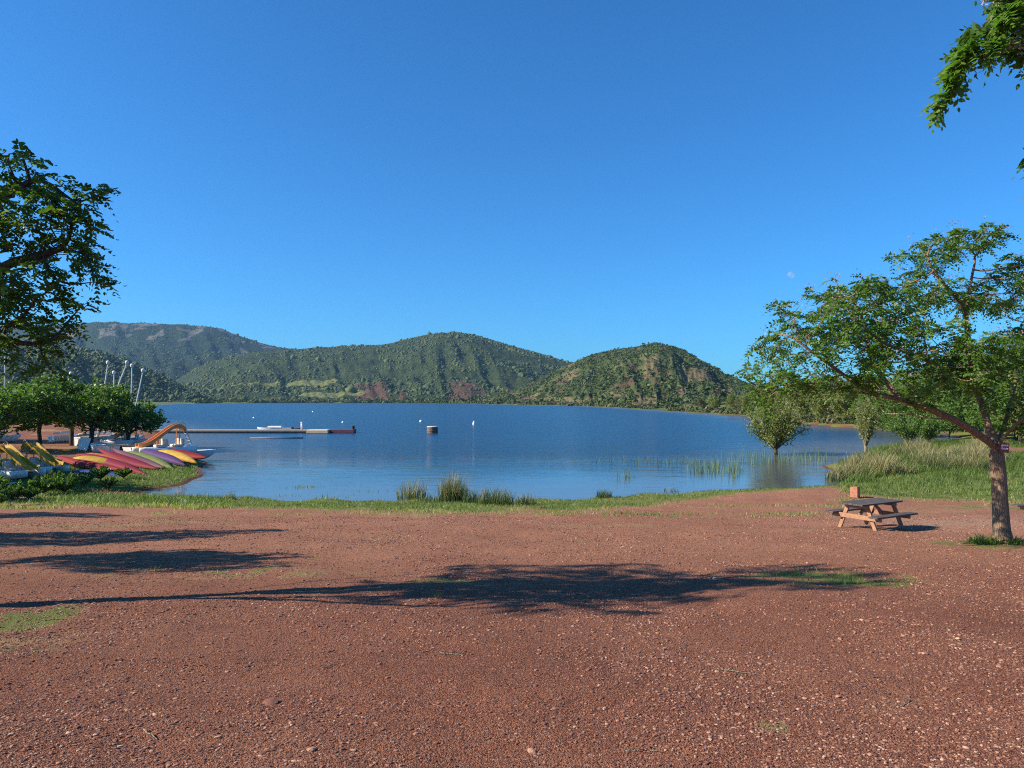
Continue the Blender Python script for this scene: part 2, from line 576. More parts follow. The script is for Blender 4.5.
    M['yellow'] = simple('yellow_slide_plastic', (0.50, 0.30, 0.022), (0.42, 0.24, 0.02), 0.4, 4)  # muted mustard: shade on the slides is put into the colour
    M['orange'] = simple('orange_slide_plastic', (0.72, 0.30, 0.085), (0.66, 0.25, 0.06), 0.4, 4)
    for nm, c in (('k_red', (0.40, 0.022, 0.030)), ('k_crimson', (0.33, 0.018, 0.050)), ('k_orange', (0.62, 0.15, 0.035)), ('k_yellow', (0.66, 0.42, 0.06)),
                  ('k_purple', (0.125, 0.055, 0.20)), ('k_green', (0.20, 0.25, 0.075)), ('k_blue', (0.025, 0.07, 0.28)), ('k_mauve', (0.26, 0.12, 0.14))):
        M[nm] = simple('kayak_' + nm[2:] + '_plastic', tuple(x * (0.50 if nm in ('k_red', 'k_crimson', 'k_mauve') else 0.72) for x in c), tuple(x * 0.5 for x in c), 0.7, 3, **{'Specular IOR Level': 0.2})  # colours scaled down: the tree shade over the kayaks is put into them
    M['metal'] = simple('galvanised_metal', (0.42, 0.42, 0.42), (0.3, 0.3, 0.3), 0.45, 8, Metallic=0.6)
    M['mast'] = simple('white_mast_paint', (0.74, 0.74, 0.72), (0.6, 0.6, 0.58), 0.4, 4)
    M['black'] = simple('black_rubber', (0.02, 0.02, 0.022), (0.03, 0.03, 0.03), 0.7, 6)
    M['deck'] = simple('jetty_planks', (0.40, 0.34, 0.27), (0.30, 0.25, 0.20), 0.85, 3)
    M['float'] = simple('jetty_floats', (0.12, 0.11, 0.10), (0.08, 0.075, 0.07), 0.6, 3)
    M['maroon'] = simple('maroon_pontoon_paint', (0.15, 0.05, 0.075), (0.11, 0.04, 0.055), 0.6, 3)
    M['rust'] = simple('rusty_steel', (0.19, 0.115, 0.085), (0.11, 0.065, 0.05), 0.8, 5, 0.4, 20)
    M['buoy'] = simple('white_buoy_plastic', (0.82, 0.82, 0.80), (0.75, 0.75, 0.73), 0.4, 4)
    M['olive_boat'] = simple('olive_boat_paint', (0.10, 0.105, 0.06), (0.07, 0.075, 0.045), 0.6, 4)
    M['sail'] = simple('furled_sail_cloth', (0.66, 0.62, 0.52), (0.72, 0.70, 0.64), 0.85, 5)
    M['skin_red'] = simple('red_sign_paint', (0.30, 0.05, 0.075), (0.26, 0.045, 0.06), 0.5, 5)
    M['signwhite'] = simple('white_sign_paint', (0.72, 0.66, 0.66), (0.62, 0.56, 0.56), 0.5, 5)
    M['rail'] = simple('brown_rail_wood', (0.20, 0.105, 0.065), (0.15, 0.075, 0.05), 0.85, 8, 0.4, 30)
    M['weed'] = simple('dark_weed', (0.05, 0.08, 0.02), (0.03, 0.05, 0.015), 0.8, 5)


make_materials()

# ------------------------------------------------------------------ ground sheet


def smooth_cols(v, it):
    for _ in range(it):
        v[1:-1] = (v[:-2] + 2 * v[1:-1] + v[2:]) / 4
    return v


def masks(x, y):
    s = lake_sd(x, y)
    u = x / np.maximum(y, 1) * FPX + 512
    # grass width behind the shoreline by direction
    w = np.interp(u, [-300, 0, 120, 200, 330, 450, 560, 640, 720, 830, 852, 1000, 1400], [9.5, 8.5, 7.5, 7.5, 9.5, 11, 12, 8, 4, 2.5, 5, 7, 9])
    big = fbm(x * 0.22, y * 0.22, 31, 5)
    g = sstep(1.0, -0.25, (s - w * 0.45) / (w * 0.9)) * sstep(0.0, 0.6, s)
    g = g * (0.45 + 1.0 * (big - 0.25) + 0.75 * (fbm(x * 0.8, y * 0.8, 33, 4) - 0.25)) * np.where(y > 10, 1, 0)
    g = np.maximum(g, sstep(832, 880, u + 70 * (big - .5)) * sstep(33, 39, y + 5 * (big - .5)) * sstep(0, 1.5, s - 0.2) * sstep(60, 30, s) * 0.85)
    g = np.where((u < 230) & (y > 39) & (y < 62), np.maximum(g, sstep(0.1, 1.2, s) * 0.9), g)
    # dusty red yard beyond the boats
    yard = (u < 175) & (y > 66) & (y < 260)
    g = np.where(yard, 0.25 * big + 0.35 * sstep(0.62, 0.75, fbm(x * 0.1, y * 0.1, 9, 3)), g)
    # pale patches of grass on the gravel

    def patch(px, py, rx, ry, a):
        gx, gy, _ = gpt(px, py)
        return a * np.exp(-(((x - gx) / rx) ** 2 + ((y - gy) / ry) ** 2))
    pg = (patch(820, 580, 1.15, 0.62, 1.0) + patch(880, 584, 0.5, 0.3, 0.6) + patch(760, 576, 0.5, 0.3, 0.4) + patch(240, 572, 2.6, 0.8, 0.28) + patch(470, 580, 1.8, 0.5, 0.3)
          + patch(8, 625, 0.5, 0.75, 0.85) + patch(20, 650, 0.3, 0.3, 0.5) + patch(140, 572, 1.0, 0.4, 0.25) + patch(650, 515, 3.5, 1.6, 0.35) + patch(990, 543, 1.6, 0.9, 0.55)
          + patch(990, 508, 3.0, 1.6, 0.6) + patch(770, 725, 0.18, 0.18, 0.4) + patch(1000, 735, 0.3, 0.3, 0.4))
    fine = fbm(x * 3.0, y * 3.0, 77, 4)
    g = np.clip(g + pg * (0.05 + 2.0 * sstep(.36, .62, fine)), 0, 1)
    # dusty track on the right
    gx, gy, _ = gpt(960, 515)
    tr = np.exp(-((y - (22.5 + 0.12 * (x - gx))) / 3.2) ** 2) * sstep(7, 14, x)
    g = g * (1 - 0.75 * tr * (big > 0.35))
    mud = sstep(1.0, 0.1, s - 1.6 * sstep(.45, .7, fbm(x * .6, y * .6, 15, 3))) * np.where(s > -6, 1, 0) * (0.3 + sstep(.35, .6, fbm(x * .25, y * .25, 16, 3)))
    mx, my = XY(132, 41.8)
    mud = np.clip(mud + 1.5 * np.exp(-(((x - mx) / 3.4) ** 2 + ((y - my) / 1.7) ** 2)), 0, 1)
    g = g * (1 - np.exp(-(((x - mx) / 3.0) ** 2 + ((y - my) / 1.5) ** 2)))
    far = np.maximum(sstep(150, 420, y), sstep(140, 400, -y))
    far = np.maximum(far, sstep(150, 400, np.abs(x)))
    far = np.where((u > 640) & (y > 118), np.maximum(far, 0.8 * sstep(1.5, 6, s)), far)
    dust = sstep(7.5, 16, y) * sstep(70, 40, y) * (0.65 + 0.5 * big)
    st = sstep(12, 17, y) * sstep(0.48, 0.70, fbm(x * 0.30, y * 0.55, 131, 4)) * sstep(0, 4, s) * 0.8
    st = np.maximum(st, np.maximum(.9 * patch(250, 574, 3.0, 0.9, 1.0), .8 * patch(20, 640, .9, .9, 1.0)) * sstep(.3, .55, fine) + .5 * patch(850, 700, 1.0, .7, 1.0) * sstep(.4, .6, fine))
    st = np.maximum(st, 0.62 * sstep(0.12, 0.35, g) * sstep(60, 40, y))
    return g, mud, tr, far, np.clip(dust, 0, 1), st


def build_ground():
    a_f = np.radians(np.linspace(-50, 50, 420))
    a_b = np.radians(np.linspace(50, 310, 70)[1:-1])
    ang = np.concatenate([a_f, a_b])
    rad = np.concatenate([[0.6], np.geomspace(1.2, 120, 330), np.geomspace(123, 9000, 90)])
    A, R = np.meshgrid(ang, rad)
    X, Y = np.sin(A) * R, np.cos(A) * R
    Z = height(X, Y)
    # far land rises gently behind the camera and to the sides, only low
    V = np.stack([X, Y, Z], 2).reshape(-1, 3)
    na, nr = len(ang), len(rad)
    i = np.arange(nr - 1)[:, None] * na
    j = np.arange(na)[None, :]
    j2 = (j + 1) % na
    F = np.stack([i + j, i + j2, i + na + j2, i + na + j], 2).reshape(-1, 4)[:, ::-1]
    V = np.vstack([V, [[0, 0, h1(0, 0)]]])
    c = len(V) - 1
    jj = np.arange(na)
    T = np.stack([np.full(na, c), (jj + 1) % na, jj], 1)
    g, mud, tr, far, dust, st = masks(V[:, 0], V[:, 1])
    me = mesh_np('ground', V, [F, T], [M['ground']], {'grass': g, 'mud': mud, 'track': tr, 'far': far, 'dust': dust, 'straw': st}, smooth=True)
    tag(link('ground', me), 'red gravel ground sloping down to the lake with a grassy shore', 'ground', kind='structure')


build_ground()

# lake: one sheet at water level, finer near the shore, with a mask for shallows and painted sky sheen


def build_water():
    u = np.linspace(-1.2, 1.2, 260)
    R = np.geomspace(30, 9000, 200)
    U, YY = np.meshgrid(u, R)
    X = U * YY
    V = np.stack([X, YY, np.full_like(X, WL)], 2).reshape(-1, 3)
    na, nr = len(u), len(R)
    i = np.arange(nr - 1)[:, None] * na
    j = np.arange(na - 1)[None, :]
    F = np.stack([i + j, i + j + 1, i + na + j + 1, i + na + j], 2).reshape(-1, 4)
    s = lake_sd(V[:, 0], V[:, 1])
    me = mesh_np('lake_water', V, [F], [M['water']], {'shallow_sheen': sstep(-18.0, 0.0, s) * 0.9}, smooth=True)
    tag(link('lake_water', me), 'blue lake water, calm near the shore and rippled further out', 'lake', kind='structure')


build_water()

# ------------------------------------------------------------------ hills
SHORE_PX = np.array([-400, 30, 195, 218, 300, 400, 450, 500, 560, 610, 650, 690, 735, 790, 880, 1100, 1500], float)
SHORE_Y = np.array([900, 900, 1130, 1260, 1400, 1350, 1150, 900, 700, 520, 400, 315, 262, 178, 134, 120, 120], float)


def gauss_smooth(v, n):
    k = np.hanning(2 * n + 3)
    k /= k.sum()
    return np.convolve(np.pad(v, n + 1, mode='edge'), k, mode='valid')


HILLS = {}


def hill(name, label, ridge, Yr, foot, back, mat, nu, nv, amp, prof, seed, gully, rockf, tanf, sky_amp=0.6):
    rp = np.array(ridge, float)
    px = np.linspace(rp[0, 0], rp[-1, 0], nu)
    py = gauss_smooth(np.interp(px, rp[:, 0], rp[:, 1]), max(2, int(nu * 0.012)))
    py = py + sky_amp * (fbm(px * 0.06, px * 0 + seed, seed, 4) - 0.5) * 3
    Yr_ = np.interp(px, Yr[0], Yr[1])
    Yf = foot(px)
    Zr = np.array([at(a, b, c)[2] for a, b, c in zip(px, py, Yr_)])
    base = WL - 3
    t = np.concatenate([np.linspace(0, 1, nv), 1 + np.linspace(0, 1, nv // 3)[1:]])
    T, PX = np.meshgrid(t, px, indexing='ij')
    tf = np.clip(T, 0, 1)
    tb = np.clip(T - 1, 0, 1)
    Y = np.where(T <= 1, Yf + (Yr_ - Yf) * tf, Yr_ * (1 + (back - 1) * tb))
    pf = prof(tf, PX)
    Z = np.where(T <= 1, base + (Zr - base) * pf, Zr + (base - Zr) * (tb ** 1.6))
    X = (PX - 512) / FPX * Y
    env = np.sin(np.clip(T, 0, 1) * math.pi) ** 0.8
    n1 = 1 - np.abs(2 * fbm(PX * gully + T * 1.5, T * 2.2 + seed, seed + 3, 4) - 1) * 2
    n2 = fbm(X / 90.0, Y / 90.0, seed + 9, 4) - 0.5
    Z = Z + env * amp * (0.6 * n1 + 0.9 * n2) * np.clip((Zr - base) / max(1, (Zr - base).max()), 0, 1) ** 0.7
    V = np.stack([X, Y, Z], 2).reshape(-1, 3)
    nr, na = T.shape
    i = np.arange(nr - 1)[:, None] * na
    j = np.arange(na - 1)[None, :]
    F = np.stack([i + j, i + j + 1, i + na + j + 1, i + na + j], 2).reshape(-1, 4)
    rock = rockf(PX, T, seed)
    tan = tanf(PX, T, seed)
    me = mesh_np(name, V, [F], [mat], {'rock': rock.ravel(), 'tan': tan.ravel()}, smooth=True)
    tag(link(name, me), label, 'hill', kind='structure')
    HILLS[name] = (X, Y, Z, rock, tan, PX, T)


zero = lambda PX, T, s: np.zeros_like(PX)


def interp_foot(lo):
    return lambda px: np.maximum(np.interp(px, SHORE_PX, SHORE_Y) * 1.03, lo)


def rock_far(PX, T, s):
    r = sstep(0.74, 0.82, T) * sstep(0.99, 0.93, T) * sstep(0.52, 0.64, fbm(PX * 0.10, T * 26, s, 5))
    return r * 0.62


def rock_mid(PX, T, s):
    n = fbm(PX * 0.05, T * 6, s + 4, 4)
    r = np.exp(-((PX - 400) / 75) ** 2) * sstep(0.42, 0.22, T) * sstep(0.03, 0.10, T) * sstep(0.38, 0.60, n) * 1.1
    r = r + 0.7 * np.exp(-((PX - 510) / 60) ** 2) * sstep(0.4, 0.2, T) * sstep(0.45, 0.6, n)
    return np.clip(r, 0, 1)


def tan_mid(PX, T, s):
    n = fbm(PX * 0.03, T * 16, s + 14, 3)
    b = sstep(0.10, 0.16, T) * sstep(0.42, 0.34, T)
    return np.clip(b * sstep(0.44, 0.54, fbm(PX * 0.022, T * 22, s + 14, 2)) * sstep(395, 330, PX) * sstep(180, 200, PX) * 1.2 + 0 * n, 0, 1)


def rock_cone(PX, T, s):
    n = fbm(PX * 0.07 + T * 3, T * 5, s + 4, 4)
    r = 0.9 * np.exp(-((PX - 545) / 34) ** 2) * sstep(0.78, 0.45, T) * sstep(0.42, 0.58, n)
    r = r + 0.8 * np.exp(-((PX - 700 - 26 * (1 - T)) / 20) ** 2) * sstep(0.5, 0.62, n) + 0.55 * sstep(0.57, 0.68, n)
    return np.clip(r, 0, 1)


def tan_cone(PX, T, s):
    n = fbm(PX * 0.06, T * 8, s + 24, 4)
    r = np.exp(-((PX - 527) / 36) ** 2) * sstep(0.60, 0.15, T) * 1.1 * sstep(.3, .5, fbm(PX * .1, T * 9, s, 3)) + 0.75 * sstep(0.53, 0.68, n) + 0.5 * sstep(0.12, 0.02, T)
    return np.clip(r, 0, 1)


hill('mountain', 'far plateau mountain with a grey cliff band under its flat top',
     [(-420, 372), (-300, 352), (-150, 340), (-60, 333), (0, 329), (60, 326), (100, 324), (150, 325), (212, 328), (236, 336), (258, 344), (275, 348), (300, 351), (380, 362), (460, 380), (520, 396), (545, 402)],
     ([-420, 545], [4200, 4200]), lambda px: np.full_like(px, 2150.0), 1.3, M['hill_far'], 460, 110, 46,
     lambda t, PX: np.where(t < 0.72, 0.60 * (t / 0.72) ** 1.25, 0.60 + 0.40 * sstep(0.70, 0.98, t)), 41, 0.045, rock_far, zero, 0.5)
hill('wooded_hill', 'broad green wooded hill with dark red slopes along its foot',
     [(120, 402), (170, 384), (205, 364), (235, 355), (280, 350), (330, 347), (380, 345), (408, 339), (430, 334), (455, 332), (482, 337), (510, 346), (540, 354), (575, 364), (620, 374), (680, 384), (760, 397), (800, 402)],
     ([120, 800], [2700, 2600]), interp_foot(1380), 1.3, M['hill_mid'], 460, 110, 24,
     lambda t, PX: 0.07 * sstep(0, 0.2, t) + 0.93 * sstep(0.08, 1.15, t) / sstep(0.08, 1.15, np.array(1.0)), 52, 0.05, rock_mid, tan_mid, 0.4)
hill('cone_hill', 'rounded green cone hill with reddish bare flank on the far shore',
     [(440, 403), (470, 400), (492, 397), (520, 389), (545, 377), (568, 365), (588, 356), (612, 351), (638, 347), (656, 343), (680, 349), (704, 361), (727, 375), (750, 385), (778, 391), (810, 396), (860, 402)],
     ([440, 860], [1250, 1150]), interp_foot(470), 1.35, M['hill_cone'], 420, 110, 13,
     lambda t, PX: 0.10 * sstep(0, 0.3, t) + 0.90 * sstep(0.12, 1.2, t) / sstep(0.12, 1.2, np.array(1.0)), 63, 0.06, rock_cone, tan_cone, 0.5)
hill('dark_hill', 'dark shaded spur of hill running down to the left lakeside',
     [(-420, 330), (-250, 332), (-120, 336), (-40, 338), (20, 341), (62, 346), (100, 352), (130, 361), (165, 379), (190, 391), (205, 397), (220, 402)],
     ([-420, 220], [1500, 1560]), lambda px: np.interp(px, [-420, 0, 195, 220], [950, 1020, 1250, 1420]), 1.45, M['hill_near'], 360, 90, 22,
     lambda t, PX: sstep(-0.15, 1.12, t) / sstep(-0.15, 1.12, np.array(1.0)), 74, 0.05, lambda PX, T, s: 0.55 * sstep(0.5, 0.65, fbm(PX * .07, T * 5, s, 4)) * sstep(0.4, 0.1, T) * sstep(100, 170, PX), zero, 0.5)
hill('low_bank_hill', 'low scrubby hillside rising behind the right bank of the lake',
     [(742, 404), (765, 399), (800, 393), (850, 388), (920, 384), (1000, 380), (1100, 374), (1300, 366), (1500, 362)],
     ([742, 1500], [430, 400]), lambda px: np.interp(px, [742, 1500], [300, 200]), 1.7, M['hill_cone'], 160, 40, 3,
     lambda t, PX: sstep(-0.1, 1.1, t), 85, 0.04, zero, lambda PX, T, s: 0.8 * sstep(0.40, 0.60, fbm(PX * 0.02, T * 3, s, 3)), 0.6)

# ------------------------------------------------------------------ woodland clumps on the hills
ICO_V = None


def ico(sub):
    import bmesh
    bm = bmesh.new()
    bmesh.ops.create_icosphere(bm, subdivisions=sub, radius=1.0)
    V = np.array([v.co[:] for v in bm.verts])
    F = np.array([[v.index for v in f.verts] for f in bm.faces])
    bm.free()
    return V, F


ICO1 = ico(1)
ICO2 = ico(2)


def blobs(name, P, S, mat, label, cat, sub=1, jitter=0.28, kind='stuff', rr=None):
    BV, BF = ICO1 if sub == 1 else ICO2
    n, m = len(P), len(BV)
    sc = S[:, None] * (0.75 + 0.5 * rng.random((n, 3)))
    off = 1 + jitter * rng.normal(0, 1, (n, m, 1))
    a = rng.random(n) * 6.283
    ca, sa = np.cos(a)[:, None], np.sin(a)[:, None]
    B = np.broadcast_to(BV, (n, m, 3))
    B = np.stack([B[..., 0] * ca - B[..., 1] * sa, B[..., 0] * sa + B[..., 1] * ca, B[..., 2]], 2)
    V = P[:, None, :] + B * sc[:, None, :] * off
    F = (BF[None] + (np.arange(n) * m)[:, None, None]).reshape(-1, 3)
    r = rng.random(n) if rr is None else rr
    rf = np.clip(np.repeat(r, len(BF)) + rng.normal(0, 0.08, n * len(BF)), 0, 1)
    me = mesh_np(name, V.reshape(-1, 3), [F], [mat], fattrs={'rnd': rf})
    return tag(link(name, me), label, cat, kind=kind)


def card_clumps(name, P, S, k, mat, label, cat):
    """shrubs made of many small leaf faces"""
    n = len(P)
    d = rng.normal(0, 1, (n, k, 3))
    d /= np.linalg.norm(d, axis=2, keepdims=True)
    d[..., 2] = np.abs(d[..., 2]) * .9 - .12
    q = (.45 + .6 * rng.random((n, k, 1)))
    sc = (S[:, None] * (.7 + .6 * rng.random((n, 3))))[:, None, :]
    C = (P[:, None, :] + d * q * sc).reshape(-1, 3)
    sz = np.repeat(S, k) * (.45 + .5 * rng.random(n * k)) * 4.4 / math.sqrt(k)
    m = n * k
    nn = d.reshape(-1, 3) + rng.normal(0, .45, (m, 3))
    nn /= np.linalg.norm(nn, axis=1)[:, None]
    a = np.cross(nn, rng.normal(0, 1, (m, 3)))
    a /= np.linalg.norm(a, axis=1)[:, None] + 1e-9
    b = np.cross(nn, a)
    sz = sz[:, None]
    V = np.stack([C - a * sz * .5, C + b * sz * .38 + a * sz * .1, C + a * sz * .5, C - b * sz * .38 - a * sz * .05], 1)
    F = np.arange(m)[:, None] * 4 + [[0, 1, 2, 3]]
    r = np.clip(np.repeat(rng.random(n), k) * .8 + rng.normal(.1, .14, m), 0, 1)
    me = mesh_np(name, V.reshape(-1, 3), [F], [mat], fattrs={'rnd': r})
    return tag(link(name, me), label, cat, kind='stuff')


def hill_samples(name, n, dens, up):
    X, Y, Z, rock, tan, PX, T = HILLS[name]
    nr, na = X.shape
    fi = rng.random(n * 3) * (nr - 1.01)
    fj = rng.random(n * 3) * (na - 1.01)
    i, j = fi.astype(int), fj.astype(int)
    wi, wj = fi - i, fj - j
    bl = lambda A: (A[i, j] * (1 - wj) + A[i, j + 1] * wj) * (1 - wi) + (A[i + 1, j] * (1 - wj) + A[i + 1, j + 1] * wj) * wi
    x, y, z, r, t, p, tt = map(bl, (X, Y, Z, rock, tan, PX, T))
    d = dens(x, y, p, tt) * (1 - 0.60 * np.clip(r * 1.2, 0, 1)) * (1 - 0.80 * np.clip(t * 1.2, 0, 1))
    ok = (rng.random(len(x)) < d) & (tt < 1.06) & (z > WL)
    x, y, z = x[ok][:n], y[ok][:n], z[ok][:n]
    return np.stack([x, y, z], 1)


def cone_dens(x, y, p, t):
    return 0.25 + 0.75 * sstep(0.42, 0.58, fbm(x / 38, y / 38, 5, 4))


P = hill_samples('cone_hill', 12000, cone_dens, 1)
card_clumps('woodland', P + [0, 0, 0.3], rng.lognormal(0.45, 0.42, len(P)), 12, M['wood_blob'], 'dark green scrub and trees covering the cone hill', 'woodland')
P = hill_samples('wooded_hill', 20000, lambda x, y, p, t: 0.10 + 0.9 * sstep(0.42, 0.56, fbm(x / 110, y / 110, 6, 5)), 1)
S = rng.lognormal(0.45, 0.55, len(P))
blobs('woodland', P + np.array([0, 0, 1]) * (S * .1)[:, None], S, M['wood_blob'], 'green woodland covering the broad middle hill', 'woodland', 1, rr=np.clip(1.9 * (fbm(P[:, 0] / 70, P[:, 1] / 70, 46, 4) - .5) + .42 + rng.normal(0, .10, len(P)), 0, 1))
P = hill_samples('dark_hill', 6000, lambda x, y, p, t: sstep(-60, 0, p) * (0.3 + 0.7 * sstep(0.40, 0.56, fbm(x / 50, y / 50, 7, 4))), 1)
blobs('woodland', P + [0, 0, 1.6], rng.lognormal(0.80, 0.34, len(P)), M['wood_blob'], 'dark woodland on the shaded left spur', 'woodland', 1)
P = hill_samples('mountain', 13000, lambda x, y, p, t: (p > -60) * (0.12 + 0.88 * sstep(0.42, 0.56, fbm(x / 150, y / 150, 8, 5))), 1)
S = rng.lognormal(0.85, 0.5, len(P))
blobs('woodland', P + np.array([0, 0, 1]) * (S * .1)[:, None], S, M['wood_blob'], 'distant woodland on the slopes of the plateau mountain', 'woodland', 1, rr=np.clip(1.6 * (fbm(P[:, 0] / 120, P[:, 1] / 120, 48, 4) - .5) + .30 + rng.normal(0, .08, len(P)), 0, 1))
P = hill_samples('low_bank_hill', 2600, lambda x, y, p, t: 0.3 + 0.7 * sstep(0.40, 0.56, fbm(x / 20, y / 20, 9, 4)), 1)
card_clumps('scrub', P + [0, 0, 0.3], rng.lognormal(0.45, 0.35, len(P)), 24, M['shore_blob'], 'pale olive scrub on the low right hillside', 'scrub')


def right_scrub():
    px = 800 + 320 * rng.random(2600)
    Y = np.interp(px, SHORE_PX, SHORE_Y) * (1.0 + .9 * rng.random(len(px)))
    X = (px - 512) / FPX * Y
    ok = (lake_sd(X, Y) > 1.0) & (Y > 92) & (fbm(X * .09, Y * .09, 94, 3) > .42)
    X, Y = X[ok], Y[ok]
    S = rng.lognormal(math.log(.75), .4, len(X))
    card_clumps('scrub', np.stack([X, Y, height(X, Y) + S * .1], 1), S, 70, M['shore_blob'], 'rough bushes on the right bank behind the cove', 'scrub')


right_scrub()


def fringe(n, p0, p1, dmin, dmax, smed, mat, label):
    px = p0 + (p1 - p0) * rng.random(n)
    Ys = np.interp(px, SHORE_PX, SHORE_Y)
    Y = Ys * (1.0 + dmin + (dmax - dmin) * rng.random(n) ** 1.7)
    X = (px - 512) / FPX * Y
    sd = lake_sd(X, Y)
    dn = fbm(px * 0.05, Y * 0.01, 91, 3)
    ok = (sd > 1.5) & (dn > 0.36)
    X, Y = X[ok], Y[ok]
    Z = height(X, Y)
    S = rng.lognormal(math.log(smed), 0.4, len(X)) * np.clip(Y / 500, 0.35, 2.2)
    card_clumps('scrub', np.stack([X, Y, Z + S * 0.2], 1), S * 1.15, 14, mat, label, 'scrub')


fringe(2600, 195, 470, 0.004, 0.22, 1.2, M['wood_blob'], 'line of small green trees along the far left shore')
fringe(5200, 450, 760, 0.004, 0.30, 0.95, M['shore_blob'], 'olive and tan bushes along the far shore under the cone hill')

# ------------------------------------------------------------------ trees


def grow(init, attract, step, infl, kill, iters, seed=0):
    """space colonisation: grow a branch skeleton from the given limbs into a cloud of points"""
    r = np.random.default_rng(seed)
    nodes, par = [], []
    for poly, pa in init:
        prev = pa
        poly = np.asarray(poly, float)
        for a, b in zip(poly[:-1], poly[1:]):
            n = max(1, int(np.linalg.norm(b - a) / step))
            for i in range(n):
                if not nodes or i > 0 or prev is None or True:
                    p = a + (b - a) * (i / n)
                    if nodes and i == 0 and prev is not None and np.linalg.norm(np.array(nodes[prev]) - p) < 1e-3:
                        continue
                    nodes.append(p)
                    par.append(-1 if prev is None else prev)
                    prev = len(nodes) - 1
        nodes.append(poly[-1])
        par.append(prev)
    nodes = [np.array(p) for p in nodes]
    A = np.asarray(attract, float).copy()
    N = np.array(nodes)
    near = np.full(len(A), 1e9)
    idx = np.zeros(len(A), int)
    start = 0
    for it in range(iters):
        new = N[start:]
        if len(new):
            for c in range(0, len(new), 400):
                D = np.linalg.norm(A[:, None] - new[None, c:c + 400], axis=2)
                k = D.argmin(1)
                dm = D[np.arange(len(A)), k]
                b = dm < near
                near[b] = dm[b]
                idx[b] = k[b] + start + c
        alive = near > kill
        A, near, idx = A[alive], near[alive], idx[alive]
        if not len(A):
            break
        use = near < infl
        if not use.any():
            break
        d = A[use] - N[idx[use]]
        d /= np.linalg.norm(d, axis=1)[:, None]
        acc = np.zeros_like(N)
        np.add.at(acc, idx[use], d)
        src = np.unique(idx[use])
        v = acc[src]
        L = np.linalg.norm(v, axis=1)
        ok = L > 0.15
        src, v = src[ok], v[ok] / L[ok][:, None]
        v = v + r.normal(0, 0.22, v.shape)
        v /= np.linalg.norm(v, axis=1)[:, None]
        newp = N[src] + v * step
        start = len(N)
        N = np.vstack([N, newp])
        par = par + list(src)
        if len(N) > 9000:
            break
    return N, np.array(par)


def skeleton_radii(N, par, tip, base, e=2.0):
    n = len(N)
    acc = np.zeros(n)
    kids = np.zeros(n, int)
    np.add.at(kids, par[par >= 0], 1)
    for i in range(n - 1, -1, -1):
        if acc[i] == 0:
            acc[i] = 1.0
        if par[i] >= 0:
            acc[par[i]] += acc[i]
    # children always come after parents except limbs joined later: accumulate in order of index works for both
    r = tip * acc ** (1 / e)
    r = tip + (r - tip) * (base - tip) / max(r[0] - tip, 1e-6)
    return r, kids


def branches_mesh(name, N, par, r, rmin, mat, seg_big=9, flare=True):
    kids = [[] for _ in N]
    for i, p in enumerate(par):
        if p >= 0:
            kids[p].append(i)
    Vs, Fs, off = [], [], 0
    stack = [(0, -1)]
    while stack:
        s, p = stack.pop()
        chain = [p, s] if p >= 0 else [s]
        c = s
        while kids[c]:
            ks = sorted(kids[c], key=lambda q: -r[q])
            for q in ks[1:]:
                if r[q] >= rmin:
                    stack.append((q, c))
            if r[ks[0]] < rmin:
                break
            c = ks[0]
            chain.append(c)
        if len(chain) < 2:
            continue
        pts = N[chain].copy()
        rad = r[chain].copy()
        if p >= 0:
            rad[0] = min(rad[0], rad[1] * 1.25)
        if len(pts) > 3:
            sm = pts.copy()
            sm[1:-1] = (pts[:-2] + 2 * pts[1:-1] + pts[2:]) / 4
            pts = sm
        rad[-1] *= 0.6
        seg = seg_big if rad.max() > 0.05 else (6 if rad.max() > 0.015 else 4)
        V = tube_rings(pts, rad, seg)
        n = len(pts)
        i = np.arange(n - 1)[:, None] * seg
        j = np.arange(seg)[None]
        F = np.stack([i + j, i + (j + 1) % seg, i + seg + (j + 1) % seg, i + seg + j], 2).reshape(-1, 4) + off
        Vs.append(V.reshape(-1, 3))
        Fs.append(F)
        off += n * seg
    return mesh_np(name, np.concatenate(Vs), [np.concatenate(Fs)], [mat], smooth=True)


def unit(v):
    return v / (np.linalg.norm(v, axis=-1, keepdims=True) + 1e-9)


